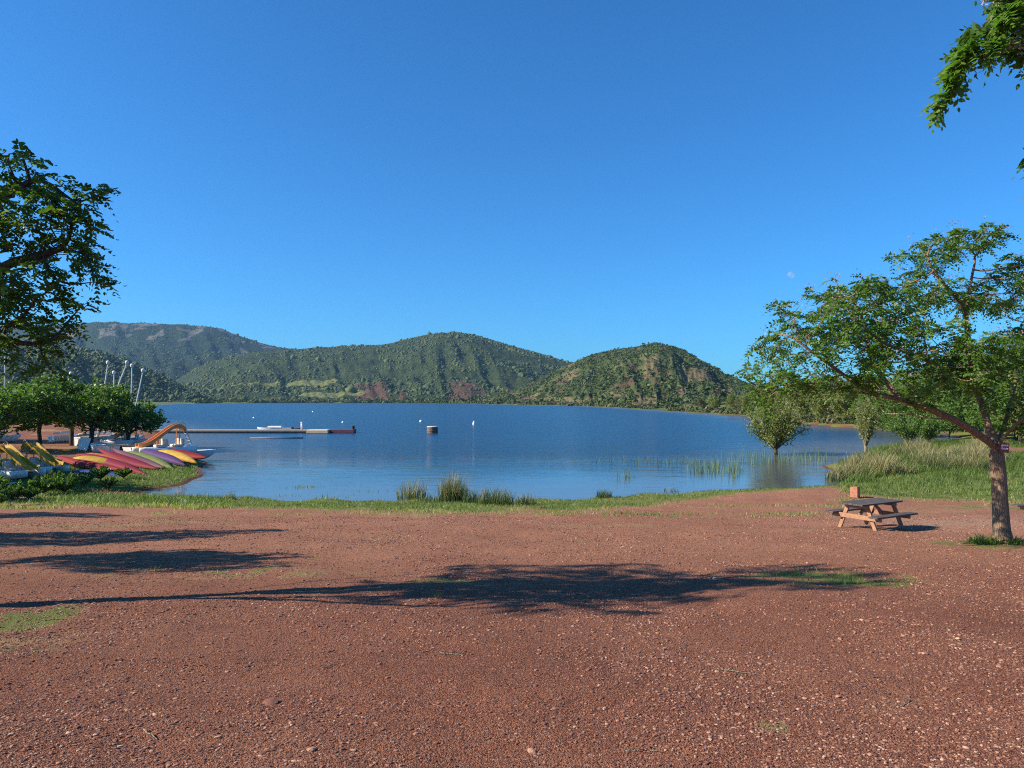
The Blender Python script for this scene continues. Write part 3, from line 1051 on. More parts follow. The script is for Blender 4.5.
def compound_leaves(name, B, D, L, k, lw, ll, mat, droop=0.5, bias=None, fold=0.25, ovate=False):
    """pinnate leaves: base points B, directions D, lengths L; 2k+1 leaflets each, every leaflet two folded triangles"""
    n = len(B)
    up = np.array([0, 0, 1.0])
    D = unit(D)
    side = unit(np.cross(D, up + rng.normal(0, 0.35, (n, 3))))
    nrm = unit(np.cross(side, D))
    Vs, rn = [], []
    leaf_r = np.clip(rng.normal(0.5, 0.22, n) if bias is None else bias + rng.normal(0, 0.16, n), 0, 1)
    for q in range(k + 1):
        f = (q + 0.6) / (k + 0.6)
        c = B + D * (L * f)[:, None] - up * (droop * L * f * f)[:, None]
        for sgn in ((-1, 1) if q < k else (0,)):
            sz = (0.75 + 0.5 * math.sin(math.pi * min(f, 0.92))) * (0.8 + 0.4 * rng.random(n))
            if sgn == 0:
                ax = unit(D - up * 0.5 * droop)
                wd = side
            else:
                ax = unit(side * sgn * 0.9 + D * 0.45 - up * (0.25 + 0.35 * rng.random(n))[:, None] + rng.normal(0, 0.18, (n, 3)))
                wd = unit(D - ax * np.sum(D * ax, 1)[:, None])
            nn = unit(np.cross(ax, wd) + rng.normal(0, 0.15, (n, 3)))
            l_, w_ = (ll * sz)[:, None], (lw * sz)[:, None]
            p0 = c
            p2 = c + ax * l_
            p1 = c + ax * l_ * 0.42 + wd * w_ * 0.5 + nn * w_ * fold
            p3 = c + ax * l_ * 0.42 - wd * w_ * 0.5 + nn * w_ * fold
            if ovate:
                q1 = c + ax * l_ * 0.22 + wd * w_ * 0.42 + nn * w_ * fold
                q2 = c + ax * l_ * 0.58 + wd * w_ * 0.46 + nn * w_ * fold
                q3 = c + ax * l_ * 0.58 - wd * w_ * 0.46 + nn * w_ * fold
                q4 = c + ax * l_ * 0.22 - wd * w_ * 0.42 + nn * w_ * fold
                Vs.append(np.stack([p0, q1, q2, p2, q3, q4], 1))
            else:
                Vs.append(np.stack([p0, p1, p2, p3], 1))
            rn.append(np.clip(leaf_r + rng.normal(0, 0.08, n), 0, 1))
    V = np.concatenate(Vs)
    rn = np.concatenate(rn)
    m = len(V)
    if ovate:
        i = np.arange(m)[:, None] * 6
        F = np.concatenate([i + [[0, 1, 2, 3]], i + [[0, 3, 4, 5]]])
    else:
        i = np.arange(m)[:, None] * 4
        F = np.concatenate([i + [[0, 1, 2]], i + [[0, 2, 3]]])
    return mesh_np(name, V.reshape(-1, 3), [F], [mat], fattrs={'rnd': np.concatenate([rn, rn])})


def leaf_cards(name, C, size, mat, flat=0.35, r=None):
    """single leaf-clump faces with random tilt"""
    n = len(C)
    a = unit(rng.normal(0, 1, (n, 3)) * [1, 1, flat + 0.3])
    b = unit(np.cross(a, rng.normal(0, 1, (n, 3))))
    s = (size * (0.6 + 0.8 * rng.random(n)))[:, None]
    w = s * (0.4 + 0.25 * rng.random(n))[:, None]
    V = np.stack([C - a * s * .5, C + b * w * .5 + a * s * .08, C + a * s * .5, C - b * w * .5 - a * s * .05], 1)
    i = np.arange(n)[:, None] * 4
    F = np.concatenate([i + [[0, 1, 2]], i + [[0, 2, 3]]])
    rn = np.clip(rng.normal(0.5, 0.25, n), 0, 1) if r is None else r
    return mesh_np(name, V.reshape(-1, 3), [F], [mat], fattrs={'rnd': np.concatenate([rn, rn])})


def ellip(c, r, n, shell=0.0, g=None):
    g = g or rng
    d = unit(g.normal(0, 1, (n, 3)))
    q = (shell + (1 - shell) * g.random(n) ** (1 / 3))[:, None]
    return np.asarray(c) + d * q * np.asarray(r)


def tips_leaves(N, par, r, rt, nleaf, seed=0, spread=0.12):
    g = np.random.default_rng(seed)
    ok = np.where((r < rt) & (par >= 0))[0]
    pick = g.choice(ok, nleaf)
    f = g.random(nleaf)[:, None]
    B = N[pick] * (1 - f) + N[par[pick]] * f
    d = unit(N[pick] - N[par[pick]])
    D = d * 0.5 + g.normal(0, 0.75, (nleaf, 3)) * [1, 1, 0.6] + [0, 0, 0.15]
    return B + g.normal(0, spread * 0.3, (nleaf, 3)), unit(D)


def blossom_clusters(name, C, n_each, rad, size, mat):
    n = len(C) * n_each
    P = np.repeat(C, n_each, 0) + rng.normal(0, rad, (n, 3)) * [1, 1, 1.1]
    Vs = []
    ax = unit(rng.normal(0, 1, (n, 3)))
    x = unit(np.cross(ax, rng.normal(0, 1, (n, 3))))
    y = np.cross(ax, x)
    for k in range(5):
        a0 = k * 2 * math.pi / 5
        d = x * math.cos(a0) + y * math.sin(a0)
        e = -x * math.sin(a0) + y * math.cos(a0)
        Vs.append(np.stack([P, P + d * size * .6 + e * size * .2 + ax * size * 0.1, P + d * size + ax * size * 0.25, P + d * size * .6 - e * size * .2 + ax * size * 0.1], 1))
    V = np.concatenate(Vs)
    m = len(V)
    i = np.arange(m)[:, None] * 4
    F = i + [[0, 1, 2, 3]]
    return mesh_np(name, V.reshape(-1, 3), [F], [mat], fattrs={'rnd': np.tile(np.clip(rng.normal(.5, .25, n), 0, 1), 5)})


# ---- the big tree on the right, limbs traced from the photo, each at its own depth
def px3(lst, Y0):
    return [at(a, b, Y0 + c) for a, b, c in lst]


def right_tree():
    Y0 = 17.2
    gx, gy, gz = gpt(1003, 543)
    Y0 = gy
    base = np.array([gx, gy, gz - 0.15])
    trunk = [base, at(1001, 520, Y0), at(999, 480, Y0), at(996, 447, Y0)]
    root = thing('chinaberry_tree', 'spreading tree with a leaning brown trunk beside the picnic table', 'tree', tuple(base))
    init = [(trunk, None)]
    # index bookkeeping: joins use the node nearest to the limb's start
    limbs = [
        [(996, 447, 0), (975, 432, -.3), (955, 420, -.6), (928, 408, -.8), (900, 399, -1.0), (868, 393, -1.1), (835, 389, -1.2), (805, 386, -1.2)],
        [(955, 420, -.6), (930, 418, 0.3), (905, 413, 0.9), (885, 415, 1.2)],
        [(900, 399, -1.0), (880, 375, -0.5), (868, 350, 0), (866, 325, 0.2), (855, 305, 0.3)],
        [(996, 447, 0), (985, 415, .3), (977, 390, .5), (970, 362, .6), (966, 335, .7), (967, 310, .8), (970, 285, .8), (975, 262, .7)],
        [(967, 310, .8), (955, 296, .6), (940, 280, .4), (928, 262, .4)],
        [(996, 447, 0), (1006, 420, .5), (1012, 395, .9), (1020, 365, 1.2), (1035, 330, 1.4)],
        [(996, 447, 0), (1015, 425, -.6), (1040, 405, -1.2), (1070, 385, -1.6)],
        [(977, 390, .5), (950, 372, -.6), (915, 355, -1.2), (880, 342, -1.4)],
        [(868, 393, -1.1), (840, 372, -1.6), (812, 352, -1.8), (790, 335, -1.8)],
    ]
    nodes_init = [(trunk, None)]
    N0, _ = grow([(trunk, None)], np.zeros((0, 3)), .18, 1, 1, 0)
    cur = N0
    allinit = [(trunk, None)]
    for lb in limbs:
        pl = np.array(px3(lb, Y0))
        k = int(np.linalg.norm(cur - pl[0], axis=1).argmin())
        pl[0] = cur[k]
        allinit.append((pl, k))
        cur, _ = grow(allinit, np.zeros((0, 3)), .18, 1, 1, 0)
    pads = [  # px, py, depth offset, rx, ry, rz in metres, weight
        (778, 372, -1.2, .75, 1.3, .42, 1.0), (800, 345, -1.5, .85, 1.4, .45, 1.1), (815, 318, -1.0, .95, 1.4, .5, 1.2), (842, 296, -.3, .8, 1.3, .45, 1.1), (868, 292, .2, .6, 1.2, .4, .7),
        (845, 335, -.8, .9, 1.5, .45, 1.0), (880, 318, .4, .8, 1.4, .5, .8), (905, 300, .5, .8, 1.3, .5, .9), (930, 285, .6, .8, 1.2, .45, .8), (925, 262, .4, .65, 1.1, .35, .7), (948, 243, .5, .75, 1.1, .3, .9), (975, 238, .7, .6, 1.0, .3, .8),
        (960, 300, .8, .8, 1.4, .45, .6), (905, 330, -.6, .9, 1.6, .45, .9), (1000, 292, 1.0, .9, 1.4, .5, 1.0), (1035, 300, 1.2, 1.2, 1.6, .7, 1.2), (1040, 345, 1.2, 1.2, 1.8, .6, 1.2), (890, 362, -1.2, 1.1, 1.6, .35, 1.1),
        (940, 352, -.9, 1.0, 1.6, .4, 1.2), (985, 348, -.8, .9, 1.6, .45, 1.1), (1010, 375, -1.0, 1.0, 1.6, .5, 1.1), (955, 380, -1.2, 1.0, 1.4, .35, .8), (800, 385, -1.2, .8, 1.2, .22, .6), (850, 388, -1.4, .9, 1.2, .2, .5),
        (1060, 400, -1.2, 1.2, 1.5, .6, .9), (1020, 265, 1.0, .6, 1.0, .3, .5), (763, 400, -1.0, .35, .7, .3, .3), (905, 385, 1.2, .9, 1.2, .35, .5)]
    A = np.concatenate([ellip(at(a, b, Y0 + c), (rx, ry, rz), int(56 * w)) for a, b, c, rx, ry, rz, w in pads])
    N, par = grow(allinit, A, .17, 1.7, .22, 70, 5)
    r, kids = skeleton_radii(N, par, .006, .128)
    nt = len(N0)
    zz = (N[:nt, 2] - gz)
    r[:nt] = np.interp(zz, [-.2, .05, .25, .8, 2.2], [.25, .215, .175, .155, .145])
    loc = base
    tr = branches_mesh('trunk', N - loc, par, r, .005, M['bark'], 14)
    link('trunk', tr, root)
    B, D = tips_leaves(N, par, r, .012, 3900, 1)
    L = .22 + .14 * rng.random(len(B))
    me = compound_leaves('crown', B - loc, D, L, 5, .042, .078, M['leaf_hero'], .55)
    link('crown', me, root)
    tips = N[(kids == 0) & (r < .02)]
    C = tips[rng.choice(len(tips), min(420, len(tips)), replace=False)] - loc + [0, 0, .08]
    link('blossom', blossom_clusters('blossom', C, 12, .06, .022, M['blossom_dry']), root)
    return root, base


TREE_R, TREE_R_BASE = right_tree()

# ---- trail marker nailed to that trunk
sp = at(1004.5, 447.5, TREE_R_BASE[1] - .24)
tm = thing('trail_sign', 'small red and white trail marker nailed to the tree trunk', 'sign', tuple(sp))
tm.rotation_euler = (0, math.radians(4), math.radians(-12))
mb = MB().box((0, 0, 0), (.17, .02, .22), bev=.006).build('sign_plate', M['skin_red'], tm)
mb = MB()
mb.box((0, -.0125, .045), (.13, .005, .035))
mb.box((0, -.0125, -.025), (.13, .005, .035))
mb.box((-.05, -.0125, .01), (.03, .0048, .03))
mb.build('marking', M['signwhite'], tm)


# ---- generic round-headed tree built at the origin
def make_tree(name, label, H, R, trunkR, clear, nattr, nleaf, card, leafmat, barkmat, seed, flat=.65, group=None, compound=False, step=None, nblobs=9, rmin=None, lean=0.0):
    g = np.random.default_rng(seed)
    root = thing(name, label, 'tree', (0, 0, 0), 0, group)
    zc = (H + clear) / 2
    pads = []
    for i in range(nblobs):
        a = i * 2.39996 + g.random()
        q = math.sqrt((i + .3) / nblobs) * .72
        zz = zc + (g.random() - .38) * (H - clear) * (.75 - .45 * q)
        pads.append(ellip((math.cos(a) * q * R + lean, math.sin(a) * q * R, zz), (R * (.34 + .16 * g.random()), R * (.34 + .16 * g.random()), (H - clear) * .24 * (flat + .5 * g.random())), nattr // nblobs, 0, g))
    A = np.concatenate(pads)
    A = A[A[:, 2] > clear * .62]
    trunk = [np.array([0, 0, -.15]), np.array([.03 * H * g.normal() * .3, .02 * H * g.normal() * .3, clear * .5]), np.array([.1 * g.normal() + lean * .3, .1 * g.normal(), clear])]
    st = step or H / 34
    N, par = grow([(trunk, None)], A, st, R * 1.5, st * 1.35, 80, seed)
    r, kids = skeleton_radii(N, par, .006 if compound else trunkR * .05, trunkR)
    z = N[:, 2]
    r = np.where((z < .5) & (r > trunkR * .5), r * (1 + .35 * np.clip((.35 - z) / .5, 0, 1)), r)
    link('trunk', branches_mesh('trunk', N, par, r, rmin or (.005 if compound else trunkR * .06), barkmat, 10), root)
    B, D = tips_leaves(N, par, r, np.quantile(r, .8), nleaf, seed, .3)
    if compound:
        L = .22 + .14 * rng.random(len(B))
        link('crown', compound_leaves('crown', B, D, L, compound, .042 * card, .078 * card, leafmat, .55), root)
    else:
        C = B + D * card * .5 + g.normal(0, card * .45, B.shape)
        link('crown', leaf_cards('crown', C, card, leafmat), root)
    return root, (N, par, r, kids)


# ---- left shade trees: one reaches into the frame, others cast the streaked shadows
def left_tree():
    bx, by = -8.0, 8.55
    bz = h1(bx, by)
    base = np.array([bx, by, bz - .1])
    root = thing('chinaberry_tree', 'shady tree whose crown reaches in at the left edge, casting the long shadow', 'tree', tuple(base))
    trunk = [base, base + [.05, 0, 1.1], base + [.15, .05, 2.1]]
    N0, _ = grow([(trunk, None)], np.zeros((0, 3)), .16, 1, 1, 0)
    top = trunk[-1]
    limbs = [[top, top + [.7, .2, .7], top + [1.4, .5, 1.1], at(0, 265, 8.9), at(30, 258, 9.0), at(60, 250, 9.0)],
             [top, top + [.9, -.2, .35], at(-20, 320, 8.5), at(14, 345, 8.5), at(40, 345, 8.6)],
             [top, top + [.3, .1, 1.2], top + [.7, .3, 2.2], at(0, 200, 8.8), at(30, 180, 8.9)],
             [top, top + [-.4, .2, 1.2], top + [-.9, .3, 2.4], top + [-1.0, .2, 3.4], top + [-.8, .2, 4.9]],
             [top, top + [.1, -.5, 1.0], top + [-.2, -1.0, 1.9], top + [-.5, -1.3, 2.6]],
             [top, top + [-.3, .8, 1.0], top + [-1.0, 1.5, 2.0]],
             [top, top + [-1.0, -.3, .8], top + [-1.9, -.4, 1.5]]]
    allinit = [(trunk, None)]
    cur = N0
    for pl in limbs:
        pl = np.array(pl)
        k = int(np.linalg.norm(cur - pl[0], axis=1).argmin())
        pl[0] = cur[k]
        allinit.append((pl, k))
        cur, _ = grow(allinit, np.zeros((0, 3)), .16, 1, 1, 0)
    pads = [(22, 170, .2, .33, .6, .22, 1.0), (45, 185, .3, .35, .6, .2, 1.0), (70, 205, .2, .3, .6, .2, .9), (98, 188, .3, .2, .25, .1, .35), (110, 195, .3, .1, .2, .06, .2), (20, 210, .0, .5, .9, .35, 1.4), (60, 225, 0, .45, .8, .3, 1.2),
            (82, 222, .3, .2, .5, .16, .5), (30, 245, .3, .5, .9, .2, 1.0), (62, 240, .3, .3, .6, .2, .6), (20, 285, -.2, .45, .9, .18, 1.0), (60, 268, .2, .4, .6, .14, .8), (85, 275, .2, .28, .4, .1, .6), (103, 280, .2, .1, .2, .06, .25), (40, 300, 0, .45, .6, .16, .9), (75, 298, .2, .2, .4, .12, .5), (88, 308, .1, .12, .2, .1, .25),
            (15, 315, -.1, .4, .7, .16, .7), (50, 322, .1, .28, .5, .2, .7), (60, 330, .1, .16, .4, .2, .4), (52, 352, 0, .2, .4, .18, .45), (10, 345, -.3, .3, .6, .14, .4), (40, 370, .2, .3, .5, .12, .35), (20, 150, .3, .15, .3, .08, .3),
            (-70, 185, .3, .7, 1.0, .3, 1.0), (-70, 240, .2, .7, 1.0, .3, 1.0), (-70, 300, 0, .6, 1.0, .25, .8)]
    A = [ellip(at(a, b, 8.75 + c), (rx, ry, rz), int(46 * w)) for a, b, c, rx, ry, rz, w in pads]
    for c, rr, n in [((-8.9, 8.6, 4.6), (1.4, 1.6, .6), 110), ((-9.0, 8.3, 5.9), (1.4, 1.6, .6), 120), ((-8.6, 7.3, 5.0), (1.0, 1.0, .5), 80), ((-9.3, 10.1, 4.6), (1.2, 1.1, .5), 80), ((-9.9, 8.4, 4.4), (1.2, 1.3, .7), 80), ((-8.7, 8.7, 7.0), (1.2, 1.5, .55), 150), ((-9.2, 9.8, 5.6), (.9, 1.0, .5), 80)]:
        A.append(ellip(c, rr, n))
    A = np.concatenate(A)
    N, par = grow(allinit, A, .13, 1.6, .17, 80, 9)
    r, kids = skeleton_radii(N, par, .005, .19)
    link('trunk', branches_mesh('trunk', N - base, par, r, .004, M['bark_dark'], 12), root)
    B, D = tips_leaves(N, par, r, .011, 2900, 3)
    L = .17 + .11 * rng.random(len(B))
    link('crown', compound_leaves('crown', B - base, D, L, 5, .034, .060, M['leaf_dark'], .55, ovate=True), root)
    return root


left_tree()

t2, _ = make_tree('chinaberry_tree', 'shade tree out of view, its crown shadow streaking over the red gravel', 7.0, 2.9, .17, 2.4, 800, 3000, 1.25, M['leaf_dark'], M['bark_dark'], 21, compound=4, step=.2)
for o, (x, y) in ((t2, (-12.3, 12.2)),):
    o.scale = (.98, .56, .70)
    o.location = (x, y, h1(x, y))
x, y = -17.0, 16.6
dup(t2, (x, y, h1(x, y)), 2.1, .8, 'second shade tree out of view, shading the gravel near the grass')
x, y = -26.5, 24.5
dup(t2, (x, y, h1(x, y)), 4.0, 1.0, 'third shade tree out of view, shading the gravel and bank far left')


# ---- overhanging flowering branch, top right; its trunk stands outside the frame
def overhang_tree():
    bx, by = 6.3, 5.6
    bz = h1(bx, by)
    base = np.array([bx, by, bz - .1])
    root = thing('chinaberry_tree', 'tree whose leafy branch with lilac flowers hangs in at the top right corner', 'tree', tuple(base))
    trunk = [base, base + [0, 0, 1.4], base + [-.1, 0, 2.6]]
    top = trunk[-1]
    Yb = 4.6
    tp = lambda a, b, c=0: at(a + 12, b - 22, Yb + c)
    limbs = [[top, top + [-.8, -.3, 1.0], tp(1150, -60, .2), tp(1080, -30, .1), tp(1020, 5)],
             [tp(1020, 5), tp(990, 25), tp(962, 62), tp(940, 100), tp(929, 122)],
             [tp(1080, -30, .1), tp(1045, 20, .2), tp(1025, 70, .2)],
             [tp(1020, 5), tp(985, -15), tp(965, 2)],
             [top, top + [-.7, -.2, .5], tp(1130, 120, .3), tp(1080, 150, .2), tp(1040, 165, .2)],
             [top, top + [.5, .6, 1.2], top + [1.0, 1.2, 2.2]], [top, top + [.3, -.7, 1.2], top + [.6, -1.2, 2.0]], [top, top + [.8, .0, 1.0], top + [1.8, 0, 1.8]]]
    allinit = [(trunk, None)]
    cur, _ = grow(allinit, np.zeros((0, 3)), .1, 1, 1, 0)
    for pl in limbs:
        pl = np.array(pl)
        k = int(np.linalg.norm(cur - pl[0], axis=1).argmin())
        pl[0] = cur[k]
        allinit.append((pl, k))
        cur, _ = grow(allinit, np.zeros((0, 3)), .1, 1, 1, 0)
    pads = [(1010, 15, 0, .16, .3, .10, 60), (985, 40, 0, .13, .25, .09, 50), (960, 65, 0, .10, .2, .08, 34), (945, 92, 0, .05, .1, .05, 14), (1015, 60, .1, .1, .2, .1, 40), (975, -5, 0, .1, .2, .08, 30), (1026, 92, .1, .06, .1, .06, 12), (1024, 178, .1, .03, .1, .04, 8), (1022, 206, .1, .03, .1, .03, 6), (1060, 30, .1, .3, .4, .25, 90)]
    A = [ellip(tp(a, b, c), (rx, ry, rz), n) for a, b, c, rx, ry, rz, n in pads]
    A += [ellip(top + np.array(c), q, 120) for c, q in (((1.0, 1.0, 2.4), (1.2, 1.2, .7)), ((.6, -1.0, 2.4), (1.1, 1.0, .7)), ((1.9, 0, 2.2), (1.1, 1.2, .7)))]
    N, par = grow(allinit, np.concatenate(A), .085, 1.3, .11, 60, 13)
    r, kids = skeleton_radii(N, par, .0035, .16)
    r = np.where(np.linalg.norm(N - tp(985, 45), axis=1) < 1.0, .0022 + (r - .0035) * .45, r)
    link('trunk', branches_mesh('trunk', N - base, par, r, .0015, M['bark_dark'], 10), root)
    # leaves: dense on the visible branch
    q = np.array([np.linalg.norm(n - tp(985, 45)) < .95 for n in N])
    vis = np.where(q & (r < .009) & (par >= 0))[0]
    oth = np.where(~q & (r < .009) & (par >= 0))[0]
    pick = np.concatenate([rng.choice(vis, 720), rng.choice(oth, 1200)])
    B = N[pick] + rng.normal(0, .01, (len(pick), 3))
    D = unit(unit(N[pick] - N[par[pick]]) * .55 + rng.normal(0, .6, (len(pick), 3)) + [-.15, 0, -.10])
    L = .08 + .06 * rng.random(len(B))
    link('crown', compound_leaves('crown', B - base, D, L, 4, .025, .046, M['leaf_hero'], .5, fold=.15, ovate=True), root)
    fl = np.array([tp(a + rng.normal(0, 5), b + rng.normal(0, 5), .02 * rng.normal()) for a, b in [(975, 22), (985, 20), (1000, 38), (1008, 28), (1002, 50), (1010, 52), (990, 60), (1018, 38), (984, 74), (1016, 18), (997, 68), (978, 78), (1012, 66)]])
    link('blossom', blossom_clusters('blossom', fl - base, 40, .022, .011, M['blossom']), root)
    return root


overhang_tree()

# ---- trees on the left shore
lt, _ = make_tree('shore_tree', 'bushy dark green tree with short trunks beside the white board', 7.6, 5.2, .24, 1.5, 1100, 8500, .36, M['leaf_dark'], M['bark_dark'], 31, step=.3, nblobs=12, flat=.8)


def put(o, px, Y, rz=0.0, sc=1.0, dz=0.0):
    x, y = XY(px, Y)
    o.location = (x, y, h1(x, y) + dz)
    o.rotation_euler = (0, 0, rz)
    o.scale = (sc, sc, sc)
    return o


def pdup(o, px, Y, rz, sc, label, group=None):
    x, y = XY(px, Y)
    return dup(o, (x, y, h1(x, y)), rz, sc, label, group)


put(lt, 92, 76, .4, .95)
pdup(lt, 128, 80, 2.0, (.84, .84, .72), 'dark green tree overhanging the white dinghies at the water')
pdup(lt, 72, 80, 3.0, (.9, .9, 1.06), 'middle dark green shore tree standing just left of the white board')
lt2, _ = make_tree('shore_tree', 'lighter green tree with a thin leaning trunk on the red yard', 7.2, 4.0, .2, 2.0, 800, 5200, .34, M['leaf_bright'], M['bark_dark'], 37, step=.3, nblobs=10, flat=.7)
put(lt2, 40, 74, 1.0, .95)
pdup(lt, -8, 70, 4.1, (.95, .95, .8), 'dark tree at the left edge behind the yellow slides')
for px, Y, rz in ((-115, 41, 1.0), (-105, 47, 2.0), (-60, 56, 3.0)):
    pdup(lt, px, Y, rz, .9, 'dark tree beyond the left edge, shading the boats and the bank', 'shade trees left of the boats')
pdup(lt, -70, 84, 5.0, 1.15, 'dark tree just beyond the left edge of the view')
for px, Y, rz, sc in ((10, 175, 1, 1.3), (40, 215, 2, 1.4), (-15, 190, 3, 1.3), (75, 230, 4, 1.3), (-60, 160, .5, 1.4), (100, 240, 5, 1.2)):
    pdup(lt, px, Y, rz, sc, 'dark tree far back behind the red yard at the left', 'trees behind the red yard')


# ---- willows standing in the water and on the right bank
def make_willow(name, label, H, R, nst, nleaf, leaf, mat, bark, seed, base_w=.25, up=.75):
    g = np.random.default_rng(seed)
    root = thing(name, label, 'tree')
    mb = MB()
    mb.tube([(0, 0, -.5), (.02, 0, .35), (0, .02, H * .16)], [base_w, base_w * .8, base_w * .75], 8)
    P = []
    for i in range(nst):
        a = g.random() * 6.283
        q = math.sqrt(g.random())
        q = q * (.8 + .4 * g.random())
        tip = np.array([math.cos(a) * q * R, math.sin(a) * q * R, H * (1 - .38 * q * q) * (.62 + .46 * g.random())])
        b = np.array([math.cos(a) * base_w * .5, math.sin(a) * base_w * .5, H * .10])
        mid = b * .5 + tip * .5 * np.array([.8, .8, 1.0]) + g.normal(0, .05 * H, 3) * [1, 1, .3] * .6
        t = np.linspace(0, 1, 8)[:, None]
        c = (1 - t) ** 2 * b + 2 * t * (1 - t) * mid + t * t * tip
        mb.tube(c, np.linspace(base_w * .30, .012, 8), 5, cap=False)
        P.append((c, tip))
    mb.build('trunk', bark, root, True)
    Cs = []
    for c, tip in P:
        n = nleaf // nst
        t = (.25 + .75 * g.random(n) ** .7) * 6.99
        i = t.astype(int)
        w = (t - i)[:, None]
        b = c[i] * (1 - w) + c[np.minimum(i + 1, 7)] * w
        Cs.append(b + g.normal(0, H * .038, (n, 3)))
    C = np.concatenate(Cs)
    link('crown', leaf_cards('crown', C, leaf, mat, .8), root)
    return root


w1 = make_willow('willow_tree', 'round willow bush with a narrow trunk standing in the water amid reeds', 5.7, 3.0, 60, 11000, .21, M['leaf_willow'], M['bark_dark'], 5)
x, y = XY(775, 73)
w1.location = (x, y, WL)
w2 = make_willow('willow_tree', 'slender vase-shaped willow standing in the water behind the beige rushes', 6.6, 1.35, 30, 3200, .19, M['leaf_willow'], M['bark_pale'], 6, .2)
x, y = XY(865, 76)
w2.location = (x, y, WL + .05)
w3 = make_willow('willow_tree', 'short pollarded willow with a pale stump by the rushes', 3.6, 1.8, 26, 4200, .20, M['leaf_bright'], M['bark_pale'], 7, .3)
put(w3, 927, 84)
w4 = dup(w3, (0, 0, 0), 1.3, 1.0, 'small feathery willow bush left of the pale stump')
put(w4, 906, 86, 1.3, 1.05)
pdup(w1, 1035, 70, 2.0, 1.1, 'olive willow at the right edge behind the leaning trunk')

# ---- trees on the right bank and behind
bt1, _ = make_tree('bank_tree', 'broad green tree on the right bank behind the willow stump', 9.5, 5.0, .22, 1.4, 800, 6000, .50, M['leaf_bright'], M['bark_dark'], 41, step=.36, nblobs=13, flat=1.0)
bt2, _ = make_tree('bank_tree', 'pale olive tree on the cove bank', 8.5, 4.2, .2, 1.0, 700, 5200, .46, M['leaf_willow'], M['bark_pale'], 43, step=.36, nblobs=12, flat=1.1)
bt3, _ = make_tree('bank_tree', 'dry olive and tan tree on the cove bank', 8.0, 4.4, .2, .9, 600, 3600, .50, M['leaf_olive'], M['bark_pale'], 47, step=.36, nblobs=12, flat=1.1)
put(bt1, 955, 118, .5, 1.15)
put(bt2, 800, 190, 0, 1.15)
put(bt3, 828, 178, 0, 1.25)
GB = 'trees along the right bank'
for o, px, Y, rz, sc, lb in (
        (bt1, 985, 104, 1.2, 1.0, 0), (bt1, 1015, 88, 2.2, 1.05, 0), (bt1, 915, 140, 3.0, .95, 0), (bt1, 885, 152, 4.0, .9, 0), (bt1, 1050, 96, 5.0, 1.2, 0), (bt1, 1000, 130, .2, 1.35, 0), (bt1, 1090, 110, .9, 1.3, 0), (bt1, 940, 150, 1.9, 1.2, 0), (bt1, 1120, 70, 1.9, 1.2, 0),
        (bt1, 868, 165, 2.6, .75, 0), (bt1, 843, 172, 2.9, .6, 0), (bt1, 1150, 90, 2.9, 1.4, 0), (bt1, 1030, 150, 2.3, 1.6, 0),
        (bt1, 900, 112, .4, .55, 0), (bt1, 925, 108, 1.4, .62, 0), (bt1, 948, 100, 2.4, .55, 0), (bt1, 972, 96, 3.4, .7, 0), (bt1, 996, 86, 4.4, .6, 0), (bt1, 1020, 78, 5.4, .7, 0), (bt1, 935, 128, .9, .9, 0), (bt1, 960, 140, 2.9, 1.3, 0), (bt1, 895, 145, 3.9, .8, 0), (bt1, 870, 150, 4.9, .7, 0),
        (bt2, 885, 128, 2.2, .8, 1), (bt2, 915, 124, 3.2, .9, 1), (bt2, 845, 158, 4.2, .9, 1), (bt2, 820, 168, 5.2, .8, 1), (bt2, 965, 118, .2, 1.1, 1),
        (bt2, 768, 235, 1.0, .9, 1), (bt2, 750, 262, 2.0, .8, 1), (bt2, 850, 200, 3.0, 1.2, 1), (bt2, 875, 190, 4.0, 1.1, 1), (bt2, 905, 180, 5.0, 1.25, 1), (bt2, 785, 215, .5, .9, 1), (bt2, 733, 290, .2, .75, 1), (bt2, 715, 330, 1.2, .7, 1),
        (bt3, 815, 210, 1.0, 1.1, 2), (bt3, 860, 185, 2.0, 1.15, 2), (bt3, 890, 165, 3.0, 1.0, 2), (bt3, 925, 170, 4.0, 1.3, 2), (bt3, 742, 280, 5.0, .7, 2), (bt3, 700, 345, .6, .7, 2), (bt3, 776, 240, .6, .9, 2), (bt3, 970, 160, .6, 1.5, 2), (bt3, 1010, 175, 1.6, 1.7, 2)):
    pdup(o, px, Y, rz, sc, ('green tree in the row along the right bank', 'pale olive tree along the far curve of the cove', 'dry tan tree among the olive trees behind the cove')[lb],
         ('green trees along the right bank', 'pale olive trees round the cove', 'dry tan trees behind the cove')[lb])


